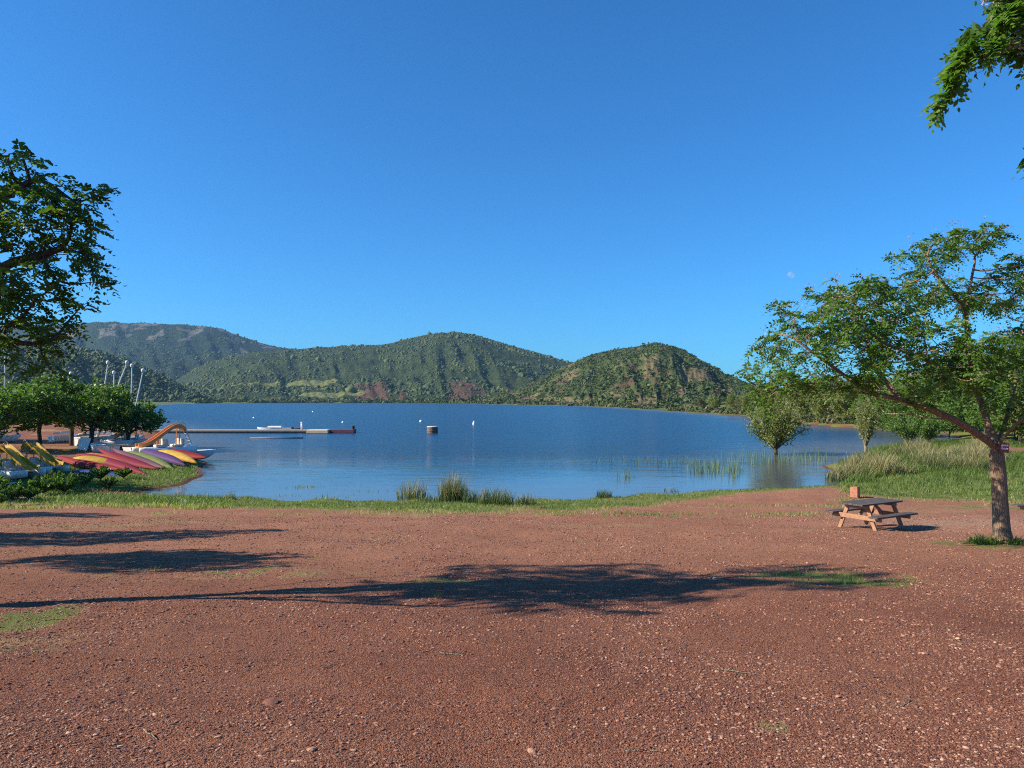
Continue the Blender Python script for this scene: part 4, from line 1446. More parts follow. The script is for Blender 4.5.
# ------------------------------------------------------------------ grass, rushes, reeds
def blades(name, B, H, W, lean, mat, nseg=3, rbias=None, tipdry=0.0):
    n = len(B)
    W = np.broadcast_to(np.asarray(W, float), (n,))
    lean = np.broadcast_to(np.asarray(lean, float), (n,))
    a = rng.random(n) * 6.283
    d = np.stack([np.cos(a), np.sin(a), np.zeros(n)], 1)
    b = a + 1.57 + rng.normal(0, .6, n)
    wv = np.stack([np.cos(b), np.sin(b), np.zeros(n)], 1)
    rows = []
    for s in range(nseg + 1):
        t = s / nseg
        c = B + np.array([0, 0, 1.0]) * (H * (t - .18 * lean * t * t))[:, None] + d * (H * lean * t * t)[:, None]
        w = (W * (1 - t ** 1.6) * .5 + W * .04)[:, None]
        rows += [c - wv * w, c + wv * w]
    V = np.stack(rows, 1)
    m = 2 * (nseg + 1)
    i = np.arange(n)[:, None] * m
    F = np.concatenate([i + [[2 * s, 2 * s + 1, 2 * s + 3, 2 * s + 2]] for s in range(nseg)])
    r = np.clip(rng.normal(.45, .22, n) if rbias is None else rbias + rng.normal(0, .18, n), 0, 1)
    rf = np.concatenate([np.clip(r + tipdry * (s / max(1, nseg - 1)), 0, 1) for s in range(nseg)])
    return mesh_np(name, V.reshape(-1, 3), [F], [mat], fattrs={'rnd': rf})


PATCH = gpt(820, 580)


def grass_field(name, label, n, pxr, Yr, hfun, wfun, thr, ybias=1.0):
    px = pxr[0] + (pxr[1] - pxr[0]) * rng.random(n)
    Y = Yr[0] + (Yr[1] - Yr[0]) * rng.random(n) ** ybias
    X = (px - 512) / FPX * Y
    g, mud, tr, far, dust, st = masks(X, Y)
    dry = st * .72 > g
    g = np.maximum(g, st * .72)
    g = g + .5 * (fbm(X * 1.7, Y * 1.7, 51, 3) - .5)
    ok = (g > thr + .25 * rng.random(n)) & (lake_sd(X, Y) > .05)
    X, Y, g, dry = X[ok], Y[ok], g[ok], dry[ok]
    Z = height(X, Y)
    cl = fbm(X * .8, Y * .8, 61, 3)
    Hh = hfun(X, Y) * (.5 + .9 * rng.random(len(X))) * (.6 + .8 * cl)
    me = blades(name, np.stack([X, Y, Z - .01], 1), Hh, wfun(Y), .45 + .3 * rng.random(len(X)), M['blade'], 2, np.where(dry, .9, .18 + .85 * (fbm(X * .5, Y * .5, 66, 3) - .2)))
    tag(link(name, me), label, 'grass', kind='stuff')


grass_field('shore_grass', 'short grass strip along the near shore', 60000, (150, 850), (24, 45.5), lambda X, Y: np.full(len(X), .12), lambda Y: .018, .38)
grass_field('bank_grass', 'grass on the shaded left bank around the boats', 42000, (-120, 235), (30, 60), lambda X, Y: np.full(len(X), .20), lambda Y: .03, .34)
grass_field('meadow_grass', 'tall green grass on the right-hand bank', 62000, (838, 1180), (34, 90), lambda X, Y: (.11 + .26 * sstep(39, 56, Y)) * (.45 + 1.5 * fbm(X * .45, Y * .45, 162, 3) ** 1.5 * 1.6), lambda Y: .032, .30)
grass_field('gravel_grass', 'thin grass growing through the gravel in patches', 16000, (-40, 1060), (7.5, 24), lambda X, Y: .055 + .11 * np.exp(-(((X - PATCH[0]) / 1.3) ** 2 + ((Y - PATCH[1]) / .8) ** 2)), lambda Y: .009, .40, 1.2)


# a few dry twigs lying about


def tuft(name, label, cat, x, y, z, n, H, R, W, mat, lean=.35, bias=.4, dry=.3, group=None, seg=3):
    q = np.sqrt(rng.random(n)) * R
    a = rng.random(n) * 6.283
    B = np.stack([np.cos(a) * q, np.sin(a) * q, np.full(n, -.04)], 1)
    Hh = H * (.45 + .6 * rng.random(n)) * (1 - .35 * (q / R) ** 2)
    me = blades(name, B, Hh, W, lean * (.4 + 1.0 * rng.random(n)), mat, seg, bias, dry)
    o = link(name, me, None, (x, y, z))
    o.rotation_euler = (0, 0, rng.random() * 6)
    return tag(o, label, cat, group)


def ptuft(label, px, py, n, Hpx, Rpx, mat, bias=.4, dry=.3, lean=.35, group=None, name='rush_clump', cat='rushes', W=None, dY=0):
    x, y, z = gpt(px, py)
    if dY:
        x, y = XY(px, y + dY)
        z = max(h1(x, y), WL)
    m = y / FPX
    return tuft(name, label, cat, x, y, z, n, Hpx * m, Rpx * m, W or max(.012, .55 * m), mat, lean, bias, dry, group)


ptuft('pale sparse clump of dry rushes left of the tall shore clump', 412, 499, 190, 26, 15, M['rush'], .46, .3)
ptuft('tallest shore rush clump with beige plumes, standing at the water edge', 453, 500, 520, 33, 15, M['rush'], .34, .4, .3)
ptuft('low dark rush clump close right of the tallest shore clump', 470, 503, 160, 20, 8, M['rush'], .25, .2)
ptuft('wide dark green rush clump in the middle of the near shore', 494, 505, 420, 24, 20, M['rush'], .28, .25, .45)
ptuft('thin pale rush clump right of the wide dark clump', 526, 505, 130, 16, 11, M['rush'], .45, .25)
ptuft('small round dark rush tuft alone on the shore', 604, 498, 170, 13, 8, M['rush'], .2, .2, .5)
ptuft('short spiky rush tuft on the left shore grass', 231, 500, 50, 13, 6, M['rush'], .4, .3, .5)
ptuft('low green clump at the waterline left of the pale rushes', 430, 502, 160, 12, 18, M['rush'], .3, .2, .5)
ptuft('faint sparse tuft on the shore left of the reed bed', 671, 492, 30, 8, 8, M['rush'], .3, .1, .5)
for px, py, n, hh in ((155, 571, 26, 11), (315, 558, 30, 10), (437, 596, 34, 12), (424, 594, 12, 8), (262, 562, 14, 6)):
    ptuft('tiny pale weed sprouting alone from the gravel', px, py, n, hh, 6, M['blade'], .75, .2, .5, 'tiny weeds on the gravel', 'weed_tuft', 'weed', .006)
for px, py, n, hh, rr in ((372, 622, 60, 5, 8), (580, 632, 40, 5, 8), (640, 640, 30, 4, 8), (775, 725, 90, 9, 14), (1000, 733, 60, 8, 12), (955, 610, 30, 4, 10)):
    ptuft('flat little grass tuft in the foreground gravel', px, py, n, hh, rr, M['blade'], .45, .2, .8, 'flat grass tufts in the foreground', 'grass_tuft', 'grass tuft', .006)
# leafy weeds round the trunk foot
for px, py, n in ((984, 544, 200), (1012, 544, 130)):
    ptuft('green weeds growing around the foot of the leaning trunk', px, py, n, 14, 13, M['blade'], .40, .1, .75, 'weeds at the trunk foot', 'weed_clump', 'weeds', .035)
# beige and green rushes on the right bank
GR = 'beige rush clumps on the right bank'
GD = 'dark rush clumps on the right bank'
g_ = np.random.default_rng(77)
for q in range(58):
    px = 838 + 170 * g_.random() ** .9
    Y = np.interp(px, [838, 870, 1010], [48, 50, 52]) + 22 * g_.random() ** 1.4 * np.interp(px, [838, 880], [.35, 1])
    x, y = XY(px, Y)
    sd = float(lake_sd([x], [y])[0])
    if sd < -1.2:
        continue
    dark = g_.random() < .42
    H = (.75 + .5 * g_.random()) if dark else (1.15 + .85 * g_.random())
    tuft('rush_clump', 'rounded dark green rush clump on the right bank' if dark else 'beige-topped rush clump among the tall growth on the right bank', 'rushes', x, y, max(h1(x, y), WL),
         230 if dark else 240, H, .8 + .5 * g_.random(), .035, M['rush'], .5, (.12 + .2 * g_.random()) if dark else (.34 + .25 * g_.random()), .15 if dark else .45, GD if dark else GR)


for q in range(26):
    px = 846 + 165 * g_.random()
    Y = 45 + 12 * g_.random() + .04 * (px - 846)
    x, y = XY(px, Y)
    if float(lake_sd([x], [y])[0]) > .3:
        tuft('grass_tuft', 'tall fresh green grass tuft on the right bank', 'grass tuft', x, y, h1(x, y), 170, .55 + .5 * g_.random(), .7, .032, M['blade'], .55, .35, .25, 'tall grass tufts on the right bank')


def reed_bed(label, spots, n, H, W, bias, dens=1.0):
    Bs, Hs = [], []
    for px, Y, rx, ry, k in spots:
        m = int(n * k)
        x, y = XY(px, Y)
        Bs.append(np.stack([x + rng.normal(0, rx, m), y + rng.normal(0, ry, m), np.full(m, WL - .1)], 1))
        Hs.append(H * (.4 + .8 * rng.random(m)))
    B, Hh = np.concatenate(Bs), np.concatenate(Hs)
    B[:, 0] += .5 * (fbm(B[:, 0], B[:, 1], 3, 2) - .5)
    ok = lake_sd(B[:, 0], B[:, 1]) < .1
    me = blades('reeds', B[ok], Hh[ok], W, .12 + .12 * rng.random(ok.sum()), M['reed'], 3, bias, .15)
    tag(link('reeds', me), label, 'reeds', kind='stuff')


reed_bed('bright green reeds in the water around the round willow', [(775, 66, 2.6, 2.5, 1.0), (752, 64, 1.2, 1.6, .45), (800, 66, 1.3, 1.8, .5), (815, 68, .8, 1.2, .25), (738, 63, .6, .8, .15)], 150, 1.15, .028, .45)
reed_bed('sparse dark reeds standing in the calm water', [(665, 63, 3.0, 1.6, .75), (640, 66, 1.6, 1.2, .2), (690, 62, 1.6, 1.3, .3)], 190, .65, .03, .25)
reed_bed('small tufts of bright reeds near the sparse bed', [(707, 55, .8, .9, .45), (733, 57, .45, .8, .2), (736, 52, .4, .5, .12), (624, 52, .3, .4, .12), (712, 59, .6, .9, .2)], 300, .85, .03, .5)
reed_bed('floating green weed and sparse reeds in the left shallows', [(305, 46, .8, .35, .6), (328, 41.5, .8, .4, .25), (290, 42, .5, .3, .15), (365, 44, .7, .5, .2), (412, 44, .9, 1.2, .5)], 200, .22, .04, .5)

# bushes in the shade at the left edge
bush_proto = make_willow('shrub', 'dark shrub at the left edge below the yellow slides', 1.3, 1.0, 22, 1500, .16, M['leaf_dark'], M['bark_dark'], 15, .06)
put(bush_proto, 14, 36.5, 0, .8)
for px, Y, rz, sc, lb in ((-20, 36.5, 1, 1.2, 'dark shrub cut by the left edge of the view'), (45, 39, 2, .8, 'small dark shrub between the gravel and the blue kayak'), (66, 39.5, 3, .75, 'dark shrub in front of the blue kayak'),
                          (102, 46, 4, .75, 'bright little shrub beside the kayak bows'), (85, 43, 5, .7, 'low shrub at the head of the muddy inlet'), (30, 37, .7, .6, 'broad low shrub added to darken the bank under the middle pedal boat'), (60, 40.5, 1.7, .9, 'added dark shrub standing for bank shade just left of the muddy inlet'), (-12, 38, 2.7, .9, 'round dark shrub added as bank shade, hiding the foot of the leftmost slide'), (110, 42.5, 3.7, .6, 'small shrub added to darken the inlet bank'), (125, 47.5, 4.2, .6, 'little green bush under the kayak bows'),  # most of these shrubs are added as dark masses for the bank's shade
                          (2, 34, 5.5, .75, 'low shrub added to darken the gravel edge at far left')):
    pdup(bush_proto, px, Y, rz, sc, lb)

# ------------------------------------------------------------------ gravel


def gravel():
    n = 360000
    Y = 2.6 * (26 / 2.6) ** rng.random(n)
    u = (rng.random(n) - .5) * 1.75
    X = u * Y
    dens = fbm(X * .7, Y * .7, 71, 4)
    dens = dens + .25 * np.exp(-(((X - 2.6) / 1.4) ** 2 + ((Y - 5.0) / 1.4) ** 2)) + .10 * np.exp(-(((X + 1.6) / 1.2) ** 2 + ((Y - 5.5) / 1.2) ** 2))
    ok = rng.random(n) < np.clip((dens - .30) * 2.8, .22, 1)
    X, Y, dens = X[ok], Y[ok], dens[ok]
    n = len(X)
    S = rng.lognormal(math.log(.0038), .52, n) * (Y / 4.2) ** .6
    S = np.clip(S, .0016, .016 * (Y / 6) ** .5)
    Z = height(X, Y)
    OV = np.array([[1, 0, 0], [-1, 0, 0], [0, 1, 0], [0, -1, 0], [0, 0, 1], [0, 0, -1]], float)
    OF = np.array([[0, 2, 4], [2, 1, 4], [1, 3, 4], [3, 0, 4], [2, 0, 5], [1, 2, 5], [3, 1, 5], [0, 3, 5]])
    Vs, Fs, rr, off = [], [], [], 0
    r_all = np.clip(rng.beta(1.35, 1.95, n) * (.75 + .5 * dens), 0, 1)
    for (BV, BF), sel, jit in (((OV, OF), S < .006, .30), (ICO1, S >= .006, .17)):
        x, y, z, q = X[sel], Y[sel], Z[sel], S[sel]
        k_, m = len(x), len(BV)
        sc = q[:, None] * np.stack([.8 + .9 * rng.random(k_), .7 + .5 * rng.random(k_), .40 + .40 * rng.random(k_)], 1)
        a = rng.random(k_) * 6.283
        ca, sa = np.cos(a)[:, None], np.sin(a)[:, None]
        B = BV[None] * (1 + jit * rng.normal(0, 1, (k_, m, 1)))
        B = np.clip(B, -.8, .8) * sc[:, None]
        Vs.append(np.stack([B[..., 0] * ca - B[..., 1] * sa + x[:, None], B[..., 0] * sa + B[..., 1] * ca + y[:, None], B[..., 2] + (z + sc[:, 2] * .25)[:, None]], 2).reshape(-1, 3))
        Fs.append((BF[None] + (np.arange(k_) * m)[:, None, None]).reshape(-1, 3) + off)
        rr.append(np.repeat(r_all[sel], len(BF)))
        off += k_ * m
    me = mesh_np('gravel', np.concatenate(Vs), [np.concatenate(Fs)], [M['pebble']], smooth=False, fattrs={'rnd': np.concatenate(rr)})
    tag(link('gravel', me), 'loose red and buff gravel scattered over the ground', 'gravel', kind='stuff')


gravel()


def stone(px, py, wpx, label, r, flat=.5, group=None):
    x, y, z = gpt(px, py)
    s = wpx * y / FPX / 2
    BV, BF = ICO2
    V = BV.copy()
    for _ in range(9):      # knock flat facets off a ball, as broken stone has
        d = unit(rng.normal(0, 1, 3))
        e = V @ d - (.58 + .25 * rng.random())
        V = V - np.maximum(e, 0)[:, None] * d
    V = V * (1 + .04 * rng.normal(0, 1, (len(BV), 1))) * [1.0, .75, flat] * s
    me = mesh_np('stone', V, [BF], [M['pebble']], smooth=False, fattrs={'rnd': np.full(len(BF), r)})
    o = link('stone', me, None, (x, y, z + s * flat * .45))
    o.rotation_euler = (rng.normal(0, .12), rng.normal(0, .12), rng.random() * 6)
    return tag(o, label, 'stone', group)


stone(270, 704, 22, 'flat reddish slab of stone in the left foreground gravel', .32, .2)
stone(311, 752, 12, 'flat grey-brown stone at the bottom edge of the gravel', .8, .35)
stone(532, 753, 11, 'pale flat stone near the bottom middle of the gravel', .85, .35)
for px, py, w in ((655, 738, 9), (720, 695, 8), (838, 698, 9), (884, 660, 10), (925, 655, 9), (800, 726, 8), (958, 640, 8), (870, 757, 9), (52, 722, 8), (225, 640, 7), (218, 713, 7), (605, 710, 8), (700, 725, 8), (500, 720, 7), (770, 690, 9), (945, 690, 8), (905, 730, 9), (840, 640, 8), (175, 690, 7), (120, 660, 7)):
    stone(px, py, w * .72, 'small buff stone lying loose on the foreground gravel', .55 + .4 * rng.random(), .55, 'loose buff stones on the gravel')


for px, py, L_, a_ in ((738, 673, .34, -.4), (560, 660, .16, .3), (452, 655, .22, -.2), (905, 705, .25, .9), (330, 668, .18, 1.2), (640, 752, .2, .1), (150, 735, .2, -.7)):
    x, y, z = gpt(px, py)
    mb = MB()
    t_ = np.linspace(-.5, .5, 6)
    pts_ = np.stack([t_ * L_ * math.cos(a_), t_ * L_ * math.sin(a_), .008 + 0 * t_], 1) + rng.normal(0, .006, (6, 3)) * [1, 1, .3]
    mb.tube(pts_, np.linspace(.005, .0025, 6), 5)
    tag(mb.build('twig', M['bark_pale']), 'thin dry twig lying on the foreground gravel', 'twig', 'dry twigs on the gravel').location = (x, y, z)

# ------------------------------------------------------------------ picnic tables
def picnic_table(name, label, loc, rz):
    root = thing(name, label, 'picnic table', loc, rz)
    L, Wt, Ht = 1.8, .74, .74
    top = MB()
    for k in range(5):
        top.box((0, -Wt / 2 + Wt / 10 + k * Wt / 5, Ht - .0225), (L, Wt / 5 - .008, .045), bev=.005)
    top.build('tabletop', M['wood_grey'], root)
    for s in (-1, 1):
        b = MB()
        for k in range(2):
            b.box((0, s * (.60 + k * .135), .43), (L, .128, .045), bev=.005)
        b.build('bench_seat', M['wood_grey'], root)
    for e in (-1, 1):
        x = e * .58
        for s in (-1, 1):
            MB().bar((x, s * .56, -.02), (x, s * .27, Ht - .05), .10, .055, (1, 0, 0), .004).build('leg', M['wood_orange'], root)
        MB().bar((x + e * .057, -.74, .365), (x + e * .057, .74, .365), .055, .12, (0, 0, 1), .004).build('seat_beam', M['wood_orange'], root)
        MB().bar((x + e * .057, -.34, Ht - .095), (x + e * .057, .34, Ht - .095), .055, .09, (0, 0, 1), .004).build('top_beam', M['wood_orange'], root)
    for e in (-1, 1):
        MB().bar((e * .52, 0, .38), (e * .12, 0, Ht - .06), .07, .05, (0, 1, 0), .003).build('brace', M['wood_orange'], root)
    return root


gx, gy, gz = gpt(879, 529)
pt = picnic_table('picnic_table', 'weathered wooden picnic table with orange A-frame legs on the red gravel', (gx - .1, gy + .25, h1(gx - .1, gy + .25)), math.radians(30))
x, y, z = gpt(1030, 522)
dup(pt, (x + .95, y + .1, h1(x + .95, y + .1)), math.radians(5), 1, 'second picnic table cut by the right edge beyond the trunk')

# reddish block beyond the table
x, y, z = gpt(855, 498)
s = y / FPX
bl = thing('stone_block', 'squat reddish stone block at the grass edge behind the picnic table', 'block', (x, y, z), math.radians(-45))
MB().box((0, 0, 5.4 * s), (7.2 * s, 7.2 * s, 10.0 * s), bev=.012).build('block_body', M['stone_red'], bl)
MB().box((0, 0, 10.6 * s), (6.4 * s, 6.4 * s, .03), bev=.01).build('block_cap', M['stone_red'], bl)

# low rail at the right edge
a0, b0 = XY(1004, 66), XY(1180, 60)
rl = thing('low_fence', 'low brown wooden rail fence in the grass at the right edge', 'fence', (a0[0], a0[1], h1(*a0)))
d = np.array([b0[0] - a0[0], b0[1] - a0[1]])
dz = h1(*b0) - h1(*a0)
MB().bar((0, 0, .52), (d[0], d[1], .52 + dz), .10, .30, (0, 0, 1), .02).build('rail', M['rail'], rl)
for f in (.02, .2, .4, .6, .8, .98):
    pz = h1(a0[0] + d[0] * f, a0[1] + d[1] * f) - h1(*a0)
    MB().bar((d[0] * f, d[1] * f + .11, pz - .2), (d[0] * f, d[1] * f + .11, pz + .62), .11, .11, (0, 1, 0), .01).build('post', M['rail'], rl)


# ------------------------------------------------------------------ boats
def hull_rings(L, W, H, n=15, bow=1.0, rise=.12, stern=.75, m=7, flatb=.55):
    rings = []
    for i in range(n):
        t = i / (n - 1)
        x = (t - .5) * L
        w = W / 2 * (1 - abs(max(0, (t - .45) / .55)) ** 2.2 * bow) * (stern + (1 - stern) * min(1, t / .35))
        w = max(w, .012)
        zt = H + rise * (max(0, t - .4) / .6) ** 2
        zb = .0 + (H + rise) * .75 * max(0, (t - .72) / .28) ** 2
        R = []
        for k in range(m):
            a = -1 + 2 * k / (m - 1)
            q = abs(a)
            z = zb + (zt - zb) * q ** 2.6
            y = w * math.copysign(min(1, q ** flatb), a)
            R.append((x, y, z))
        rings.append(R)
    return rings


def deck_rings(hr, drop):
    return [[(r[0][0], r[0][1] * .94, r[0][2] - drop), (r[0][0], 0, r[0][2] - drop + .01), (r[0][0], r[-1][1] * .94, r[0][2] - drop)] for r in hr]


def kayak_body(L, W, H, rocker):
    rings = []
    n, m = 19, 12
    for i in range(n):
        t = -1 + 2 * i / (n - 1)
        w = W / 2 * max(0.03, (1 - abs(t) ** 2.3))
        h = H / 2 * max(.10, (1 - abs(t) ** 3.2) ** .8)
        zc = H / 2 + rocker * abs(t) ** 2.4
        a = np.arange(m) * 2 * math.pi / m
        rings.append(np.stack([np.full(m, t * L / 2), np.cos(a) * w, zc + np.sin(a) * h], 1))
    return rings


def kayak(label, col, col2, A_, B_, roll, flip=True):
    a, b = at(*A_), at(*B_)
    d = b - a
    L = float(np.linalg.norm(d))
    c = (a + b) / 2
    root = thing('kayak', label, 'kayak', (c[0], c[1], c[2] - .2), 0, 'kayaks drawn up on the left shore')
    root.rotation_euler = (0, math.asin(-d[2] / L), math.atan2(d[1], d[0]))
    mb = MB()
    rings = kayak_body(L, .86, .46, .16)
    R = np.array([[1, 0, 0], [0, math.cos(roll), -math.sin(roll)], [0, math.sin(roll), math.cos(roll)]])
    if flip:
        f = lambda P: (np.asarray(P, float) * [1, -1, -1] + [0, 0, .50])
    else:
        f = lambda P: np.asarray(P, float)
    T = lambda P: (f(P) - [0, 0, .2]) @ R.T + [0, 0, .2 + .16 * abs(math.sin(roll))]
    mb.loft([T(r) for r in rings])
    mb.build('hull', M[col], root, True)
    # seam stripe round the hull and cockpit rim on the deck side
    st = MB()
    for s in (-1, 1):
        pts = [T([(r[0][0], s * abs(r[0][1]) * 1.015 + s * .004, r[0][2] + .02)])[0] for r in rings]
        st.tube(pts, .022, 5)
    st.build('seam_stripe', M[col2], root, True)
    for cx in (-.55, .65):
        ck = MB()
        a = np.arange(17) * 2 * math.pi / 16
        ring = np.stack([cx + np.cos(a) * .36, np.sin(a) * .22, np.full(17, .395)], 1)
        ck.tube([T([q])[0] for q in ring], .03, 5, cap=False)
        ck.build('cockpit_rim', M['black'], root, True)
    return root


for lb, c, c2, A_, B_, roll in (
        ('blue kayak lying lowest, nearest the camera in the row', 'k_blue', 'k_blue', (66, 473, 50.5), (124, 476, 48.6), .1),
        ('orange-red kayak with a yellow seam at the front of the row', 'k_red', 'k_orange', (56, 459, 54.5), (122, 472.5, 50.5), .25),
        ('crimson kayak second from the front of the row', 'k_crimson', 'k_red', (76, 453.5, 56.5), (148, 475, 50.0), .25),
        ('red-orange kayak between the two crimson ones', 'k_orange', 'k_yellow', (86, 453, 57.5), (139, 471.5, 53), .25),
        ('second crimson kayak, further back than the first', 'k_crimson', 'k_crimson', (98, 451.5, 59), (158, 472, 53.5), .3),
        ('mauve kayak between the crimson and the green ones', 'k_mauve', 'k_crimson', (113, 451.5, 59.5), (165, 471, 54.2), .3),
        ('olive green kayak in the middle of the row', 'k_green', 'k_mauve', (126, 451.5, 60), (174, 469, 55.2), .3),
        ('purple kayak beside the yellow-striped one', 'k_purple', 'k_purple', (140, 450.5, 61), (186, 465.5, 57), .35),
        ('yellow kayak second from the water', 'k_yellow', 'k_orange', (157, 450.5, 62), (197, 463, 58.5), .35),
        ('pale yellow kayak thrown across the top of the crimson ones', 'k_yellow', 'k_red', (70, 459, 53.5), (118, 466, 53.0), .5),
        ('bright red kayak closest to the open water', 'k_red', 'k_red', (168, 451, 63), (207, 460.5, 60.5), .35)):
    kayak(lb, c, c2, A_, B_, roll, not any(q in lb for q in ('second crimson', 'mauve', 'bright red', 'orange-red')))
# the timber rack that carries their raised ends
e0, e1 = at(62, 463, 56.5), at(176, 456, 63.5)
tr = thing('kayak_rack', 'low dark timber rack under the raised ends of the kayaks', 'rack', (e0[0], e0[1], h1(e0[0], e0[1])))
q0, q1 = np.array([0, 0, e0[2] - h1(e0[0], e0[1])]), np.array(e1) - np.array([e0[0], e0[1], h1(e0[0], e0[1])])
MB().bar(q0, q1, .10, .12, (0, 0, 1)).build('beam', M['bark_dark'], tr)
for f in (.02, .25, .5, .75, .98):
    q = q0 + (q1 - q0) * f
    MB().bar((q[0], q[1] + .06, -.5), (q[0], q[1] + .06, q[2]), .11, .11, (0, 1, 0)).build('post', M['bark_dark'], tr)


def pedalo(label, colm, px, Y, rz, z=0.0, sc=1.0, group='pedal boats with slides'):
    x, y = XY(px, Y)
    root = thing('pedal_boat', label, 'pedal boat', (x, y, max(h1(x, y), WL) + z), rz, group)
    root.scale = (sc,) * 3
    for s in (-1, 1):
        mb = MB()
        rings = []
        for i in range(13):
            t = -1 + i / 6
            w = .34 * (1 - abs(t) ** 3 * .8)
            h0 = .02 + .22 * max(0, t) ** 2 + .10 * max(0, -t) ** 3
            h1_ = .52 + .10 * abs(t) ** 2
            cy = s * .62
            rings.append([(t * 1.9, cy - w * .55, h0), (t * 1.9, cy + w * .55, h0), (t * 1.9, cy + w, h0 * .4 + h1_ * .6), (t * 1.9, cy + w * .8, h1_), (t * 1.9, cy - w * .8, h1_), (t * 1.9, cy - w, h0 * .4 + h1_ * .6)])
        mb.loft(rings)
        mb.build('pontoon', M['white'], root, True)
    MB().box((-.1, 0, .50), (2.9, 1.5, .10), bev=.03).build('deck', M['white'], root)
    for sx, sy in ((.35, -.36), (.35, .36), (-.75, -.36), (-.75, .36)):
        MB().box((sx, sy, .64), (.46, .5, .16), bev=.04).box((sx - .24, sy, .86), (.10, .5, .50), bev=.03).build('seat', M['offwhite'], root)
    # slide: a curved trough from the raised platform at the rear over the bow
    prof = [(-1.25, 1.62), (-1.0, 1.86), (-.70, 1.93), (-.35, 1.80), (.1, 1.50), (.6, 1.12), (1.1, .80), (1.5, .66), (1.85, .66)]
    P = np.array(prof)
    tt = np.linspace(0, len(P) - 1, 26)
    X = np.interp(tt, np.arange(len(P)), P[:, 0])
    Z = np.interp(tt, np.arange(len(P)), P[:, 1])
    Z = gauss_smooth(Z, 1)
    rings = []
    for a, b in zip(X, Z):
        rings.append([(a, -.30, b + .22), (a, -.25, b + .02), (a, .25, b + .02), (a, .30, b + .22), (a, .36, b + .22), (a, .30, b - .05), (a, -.30, b - .05), (a, -.36, b + .22)])
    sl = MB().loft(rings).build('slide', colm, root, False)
    ld = MB()
    for s in (-.28, .28):
        ld.tube([(-1.75, s, .55), (-1.45, s, 1.25), (-1.15, s, 2.15), (-.95, s, 2.30), (-.75, s, 2.12)], .025, 6)
    for q in range(4):
        f = .15 + q * .24
        ld.tube([(-1.75 + .42 * f, -.28, .55 + 1.0 * f), (-1.75 + .42 * f, .28, .55 + 1.0 * f)], .022, 6)
    ld.build('ladder', M['metal'], root)
    for ax, az in ((-.85, 1.86), (.45, 1.2)):
        p = MB()
        for s in (-.27, .27):
            p.tube([(ax, s, .52), (ax, s, az)], .03, 6)
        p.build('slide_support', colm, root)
    return root


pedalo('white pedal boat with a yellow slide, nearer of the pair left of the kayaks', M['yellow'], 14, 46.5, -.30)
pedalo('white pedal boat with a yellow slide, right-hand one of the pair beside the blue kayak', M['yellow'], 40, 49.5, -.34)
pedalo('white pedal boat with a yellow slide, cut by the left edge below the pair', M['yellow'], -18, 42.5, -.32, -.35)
pedalo('white pedal boat with an orange slide at the water beyond the kayaks', M['orange'], 166, 63.5, math.radians(226), .30, 1.25)
pedalo('white pedal boat with an orange slide half hidden under the shore tree', M['orange'], 128, 82, math.pi + .2, .1, 1.0)


def dinghy(label, px, Y, rz, lean, mh, col='white', L=4.6, sail=True, tilt=0.0):
    x, y = XY(px, Y)
    root = thing('dinghy', label, 'dinghy', (x, y, h1(x, y)), rz, 'dinghies parked under the shore trees')
    hr = hull_rings(L, 1.6, .75)
    mb = MB()
    mb.loft(hr, closed=False)
    mb.build('hull', M[col], root, True)
    MB().loft(deck_rings(hr, .06), closed=False).build('deck', M['offwhite'], root)
    st = hr[0]
    MB().add_poly(st).build('transom', M[col], root)
    if mh:
        tip = (.3 + lean, tilt, mh)
        MB().tube([(.3, 0, .3), tuple(np.array([.3, 0, .3]) * .5 + np.array(tip) * .5), tip], [.11, .09, .06], 7).build('mast', M['mast'], root)
        MB().lathe([(.06, -.30), (.17, -.14), (.22, .04), (.17, .16), (.05, .22)], 10, (tip[0], tip[1], tip[2] + .1)).build('mast_float', M['mast'], root, True)
    if sail:
        MB().tube([(.25, 0, 1.15), (-.9, .05, 1.1), (-2.0, .0, 1.05)], [.12, .17, .08], 8).build('furled_sail', M['sail'], root, True)
    return root


def _add_poly(self, ring):
    self.add(ring, [tuple(range(len(ring)))])
    return self


MB.add_poly = _add_poly


def place_mast(label, pxb, pxt, pyt, Y, rz=1.2, col='white'):
    """dinghy whose masthead reaches the given photo pixel"""
    top = at(pxt, pyt, Y)
    x, y = XY(pxb, Y)
    g = h1(x, y)
    # offset in the boat's own frame
    dx, dy = top[0] - x, 0.0
    lx = dx * math.cos(rz)
    ly = -dx * math.sin(rz)
    return dinghy(label, pxb, Y, rz, lx - .3, top[2] - g - .15, col, tilt=ly)


place_mast('white dinghy with the leftmost short upright mast at the edge of the view', 2, 5, 349, 84)
place_mast('white dinghy with the mast peeping just over the bright tree', 70, 71, 373, 88)
place_mast('white dinghy with the first leaning mast of the close row', 95, 108, 362, 86)
place_mast('white dinghy with the shortest mast of the close row', 112, 114, 372, 90)
place_mast('white dinghy with the tallest and most tilted mast', 94, 127, 362, 82)
place_mast('white dinghy with the straight mast right of the tallest one', 129, 132, 365, 88)
place_mast('white dinghy with the rightmost leaning mast over the dark tree', 127, 143, 370, 84)
dinghy('olive rowing boat on the grass behind the kayaks', 116, 71, .12, 0, 0, 'olive_boat', 3.4, False)
dinghy('white open boat behind the olive rowing boat', 112, 77, .3, 0, 0, 'white', 4.2, True)
dinghy('white open boat floating at the water edge beyond the red kayak', 192, 66, -.05, 0, 0, 'white', 4.4, False)

dinghy('white open boat lying in the sun between the trunks and the kayaks', 103, 70, 2.6, 0, 0, 'white', 3.8, True)
dinghy('white open boat beside the orange slide, bow up', 133, 67.5, 2.3, 0, 0, 'white', 3.6, False)
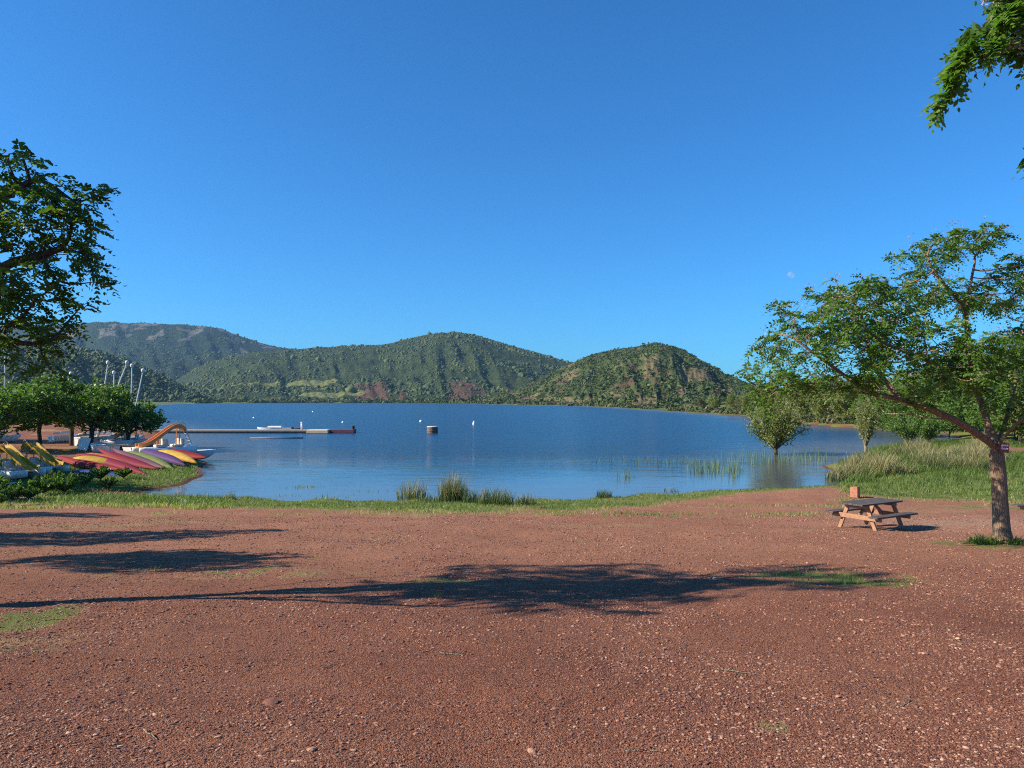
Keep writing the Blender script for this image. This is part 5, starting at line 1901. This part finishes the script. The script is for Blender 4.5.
# white board leaning against the shore tree
x, y = XY(82, 72)
wb = thing('white_board', 'blank white board leaning beside the tree trunk behind the kayaks', 'board', (x, y, h1(x, y)), math.radians(10))
wb.rotation_euler = (math.radians(-16), math.radians(8), math.radians(-14))
MB().box((0, 0, .78), (1.15, .04, 1.25), bev=.01).build('panel', M['white'], wb)
for s in (-.4, .4):
    MB().bar((s, .045, -.05), (s, .045, 1.2), .05, .05, (0, 1, 0)).build('leg', M['metal'], wb)
# low work table near it
x, y = XY(128, 68)
tb = thing('trestle_table', 'low dark table with pale legs standing behind the kayaks', 'table', (x, y, h1(x, y)), .15)
MB().box((0, 0, .86), (3.0, .8, .09), bev=.01).build('tabletop', M['float'], tb)
for sx in (-1.35, 1.35):
    for sy in (-.32, .32):
        MB().bar((sx, sy, -.05), (sx, sy, .82), .07, .07, (0, 1, 0)).build('leg', M['metal'], tb)

# ------------------------------------------------------------------ jetty, moored boat, buoys
Yj = 122.0
xa, xb = XY(118, Yj)[0], XY(308, Yj)[0]
jt = thing('jetty', 'long low floating jetty running out from the left shore', 'jetty', (xa, Yj, WL))
n = 9
Lj = (xb - xa) / n
for k in range(n):
    MB().box((Lj * (k + .5), 0, .40), (Lj - .02, 2.4, .22)).build('deck_section', M['deck'], jt)
    MB().box((Lj * (k + .5), 0, .05), (Lj - .02, 2.0, .44)).build('float', M['float'], jt)
x1, x2 = XY(309, Yj - 1)[0], XY(330, Yj - 1)[0]
pp = thing('pontoon', 'cream square pontoon at the outer end of the jetty', 'pontoon', ((x1 + x2) / 2, Yj - 1.2, WL))
MB().box((0, 0, .26), (x2 - x1, 2.6, .52), bev=.06).build('pontoon_body', M['cream'], pp)
MB().box((0, 0, .565), (x2 - x1 - .2, 2.4, .08), bev=.02).build('pontoon_deck', M['offwhite'], pp)
x1, x2 = XY(331, Yj)[0], XY(355, Yj)[0]
mp = thing('pontoon', 'dark maroon pontoon with a black post ending the jetty', 'pontoon', ((x1 + x2) / 2, Yj, WL))
MB().box((0, 0, .30), (x2 - x1, 2.4, .60), bev=.06).build('pontoon_body', M['maroon'], mp)
MB().tube([((x2 - x1) / 2 - .3, 0, .2), ((x2 - x1) / 2 - .3, 0, 1.15)], .28, 10).build('bollard', M['black'], mp)
px_ = XY(303, Yj)[0]
ps = thing('mooring_post', 'white post standing upright on the jetty', 'post', (px_, Yj - .6, WL + .47))
MB().tube([(0, 0, 0), (0, 0, 1.15)], .16, 10).build('shaft', M['white'], ps, True)
MB().lathe([(.2, 1.15), (.2, 1.26), (.1, 1.34), (.02, 1.36)], 12).build('cap', M['white'], ps, True)
# moored white boat
bx = XY(275, Yj + 3)[0]
wbt = thing('motor_boat', 'long white motor boat moored behind the jetty', 'boat', (bx, Yj + 3, WL - .1), math.pi)
wbt.scale = (.9, .85, .8)
hr = hull_rings(6.6, 2.1, .95, rise=.25)
MB().loft(hr, closed=False).build('hull', M['white'], wbt, True)
MB().loft(deck_rings(hr, .05), closed=False).build('deck', M['offwhite'], wbt)
MB().box((-.1, 0, 1.22), (2.6, 1.3, .36), bev=.12).build('cabin', M['white'], wbt)
MB().box((1.02, 0, 1.26), (.06, 1.1, .34), bev=.02).build('windscreen', M['float'], wbt)
MB().box((-3.3, 0, .85), (.35, .45, .75), bev=.06).build('outboard_motor', M['black'], wbt)
# low brown skiff
bx = XY(292, Yj + 2)[0]
sk = thing('rowing_boat', 'small dark rowing boat beside the white motor boat', 'boat', (bx, Yj + 2.2, WL), 0.1)
hr = hull_rings(3.4, 1.3, .62)
MB().loft(hr, closed=False).build('hull', M['rust'], sk, True)
MB().loft(deck_rings(hr, .2), closed=False).build('bottom_boards', M['deck'], sk)
# floating boom
b1, b2 = at(250, 438.5, 104), at(303, 438.5, 104)
fb = thing('floating_boom', 'thin dark boom floating on the water in front of the jetty', 'boom', (b1[0], 104, WL))
MB().tube([(0, 0, .03), ((b2[0] - b1[0]) * .5, .3, .04), (b2[0] - b1[0], 0, .03)], .13, 8).build('boom_tube', M['float'], fb, True)
# big rusty buoy
x, y = XY(432.5, 121)
cb = thing('mooring_buoy', 'large rusty drum-shaped mooring buoy with a pale top', 'buoy', (x, y, WL))
MB().lathe([(.75, -.5), (.88, -.3), (.90, .95), (.85, 1.02)], 24).build('drum', M['rust'], cb)
MB().lathe([(.90, 1.0), (.90, 1.06), (.80, 1.12), (.05, 1.14)], 24).build('drum_top', M['offwhite'], cb)
MB().lathe([(.915, .30), (.93, .36), (.915, .42)], 24).build('band', M['float'], cb)


def buoy(label, px, py, d, tall=False):
    Yb = (CAMZ - WL) * FPX / (py - 400)
    x = (px - 512) / FPX * Yb
    s = d * Yb / FPX / 2
    root = thing('buoy', label, 'buoy', (x, Yb, WL), 0, 'small white buoys')
    h = s * (2.4 if tall else 1.0)
    MB().lathe([(s * .2, -s), (s * .8, -.55 * s), (s, 0), (s * .85, h * .5), (s * .45, h * .9), (s * .08, h)], 14).build('float', M['buoy'], root, True)
    MB().tube([(0, 0, h * .9), (0, 0, h + s * .5)], s * .12, 6).build('eye', M['metal'], root)
    return root


buoy('small round white buoy above the drum buoy', 421, 421.5, 3.2)
buoy('upright white buoy right of the drum buoy', 474, 424.5, 3.0, True)
buoy('tiny white buoy beyond the maroon pontoon', 343, 422.5, 2.6)
buoy('tiny white buoy beyond the moored motor boat', 254, 418, 2.2)
buoy('tiny buoy far out on open water between jetty and hills', 313, 412, 1.8)

# a bank of red earth on the cove
x, y = XY(910, 128)

# ------------------------------------------------------------------ moon
mp_ = at(791, 275, 8200)
me = mesh_np('moon', ICO2[0] * 0, [ICO2[1]])
import bmesh as _bm
b_ = _bm.new()
_bm.ops.create_uvsphere(b_, u_segments=32, v_segments=16, radius=38)
me = bpy.data.meshes.new('moon')
b_.to_mesh(me)
b_.free()
for p in me.polygons:
    p.use_smooth = True
k = NT('pale_day_moon')
df = k.n('BsdfDiffuse', ins={'Color': k.mix(k.noise(k.obj(), .05, 3), (.45, .45, .45), (.7, .7, .7))})
tp_ = k.n('BsdfTransparent')
mx = k.n('MixShader', ins={0: .13, 1: tp_.outputs[0], 2: df.outputs[0]})
ad = k.n('AddShader', ins={0: mx.outputs[0], 1: k.n('Emission', ins={'Color': (.35, .6, 1, 1), 'Strength': .0}).outputs[0]})
me.materials.append(k.done(mx))
tag(link('moon', me, None, tuple(mp_)), 'faint pale daytime moon high over the right hills', 'moon', kind='structure')

# ------------------------------------------------------------------ haze
HAZE = 0.000045
if HAZE > 0:
    x0, x1, y0, y1, z0, z1 = -6500, 6500, -2000, 7000, WL - 4.0, 560
    mb = MB().box(((x0 + x1) / 2, (y0 + y1) / 2, (z0 + z1) / 2), (x1 - x0, y1 - y0, z1 - z0))
    k = NT('thin_air_haze')
    vol = k.n('VolumePrincipled', ins={'Color': (.34, .64, 1.0), 'Density': HAZE, 'Anisotropy': .2})
    k.t.links.new(vol.outputs[0], k.out.inputs['Volume'])
    hz = mb.build('haze', k.m)
    hz['kind'] = 'stuff'

# ------------------------------------------------------------------ light
SUN_EL, SUN_AZ = math.radians(31), math.radians(-101)      # azimuth clockwise from +Y: left and a little behind the camera
sd_ = Vector((math.sin(SUN_AZ) * math.cos(SUN_EL), math.cos(SUN_AZ) * math.cos(SUN_EL), math.sin(SUN_EL)))
sl = bpy.data.lights.new('sun', 'SUN')
sl.energy = 5.0
sl.angle = math.radians(.53)
sl.color = (1.0, .89, .72)
so = bpy.data.objects.new('sun', sl)
COL.objects.link(so)
so.rotation_euler = (-sd_).to_track_quat('-Z', 'Y').to_euler()
so.location = (0, 0, 50)

w = bpy.data.worlds.new('World')
scene.world = w
w.use_nodes = True
nt = w.node_tree
sky = nt.nodes.new('ShaderNodeTexSky')
sky.sky_type = 'NISHITA'
sky.sun_disc = False
sky.sun_elevation = SUN_EL
sky.sun_rotation = SUN_AZ
sky.altitude = 200
sky.air_density = 1.0
sky.dust_density = 0.45
sky.ozone_density = 4.0
bg = nt.nodes['Background']
bg.inputs['Strength'].default_value = 0.0552
tint = nt.nodes.new('ShaderNodeMix')
tint.data_type = 'RGBA'
tint.blend_type = 'MULTIPLY'
tint.inputs[0].default_value = 1.0
tint.inputs[7].default_value = (.37, 1.16, 1.80, 1)
nt.links.new(sky.outputs[0], tint.inputs[6])
nt.links.new(tint.outputs[2], bg.inputs[0])

# ------------------------------------------------------------------ camera
cam = bpy.data.cameras.new('camera')
cam.sensor_fit = 'HORIZONTAL'
cam.sensor_width = 36
cam.lens = 36 * FPX / 1024
cam.clip_start = .05
cam.clip_end = 30000
co = bpy.data.objects.new('camera', cam)
COL.objects.link(co)
co.location = (0, 0, CAMZ)
co.rotation_euler = (math.pi / 2 + PITCH, 0, 0)
scene.camera = co

scene.view_settings.view_transform = 'Standard'
scene.view_settings.look = 'None'
scene.view_settings.exposure = 0.88
scene.view_settings.gamma = 1.0
scene.view_settings.use_curve_mapping = False
scene.cycles.use_denoising = False
scene.cycles.use_adaptive_sampling = False
scene.cycles.filter_width = 1.1
scene.cycles.max_bounces = 8
scene.cycles.transparent_max_bounces = 16
scene.cycles.volume_bounces = 0
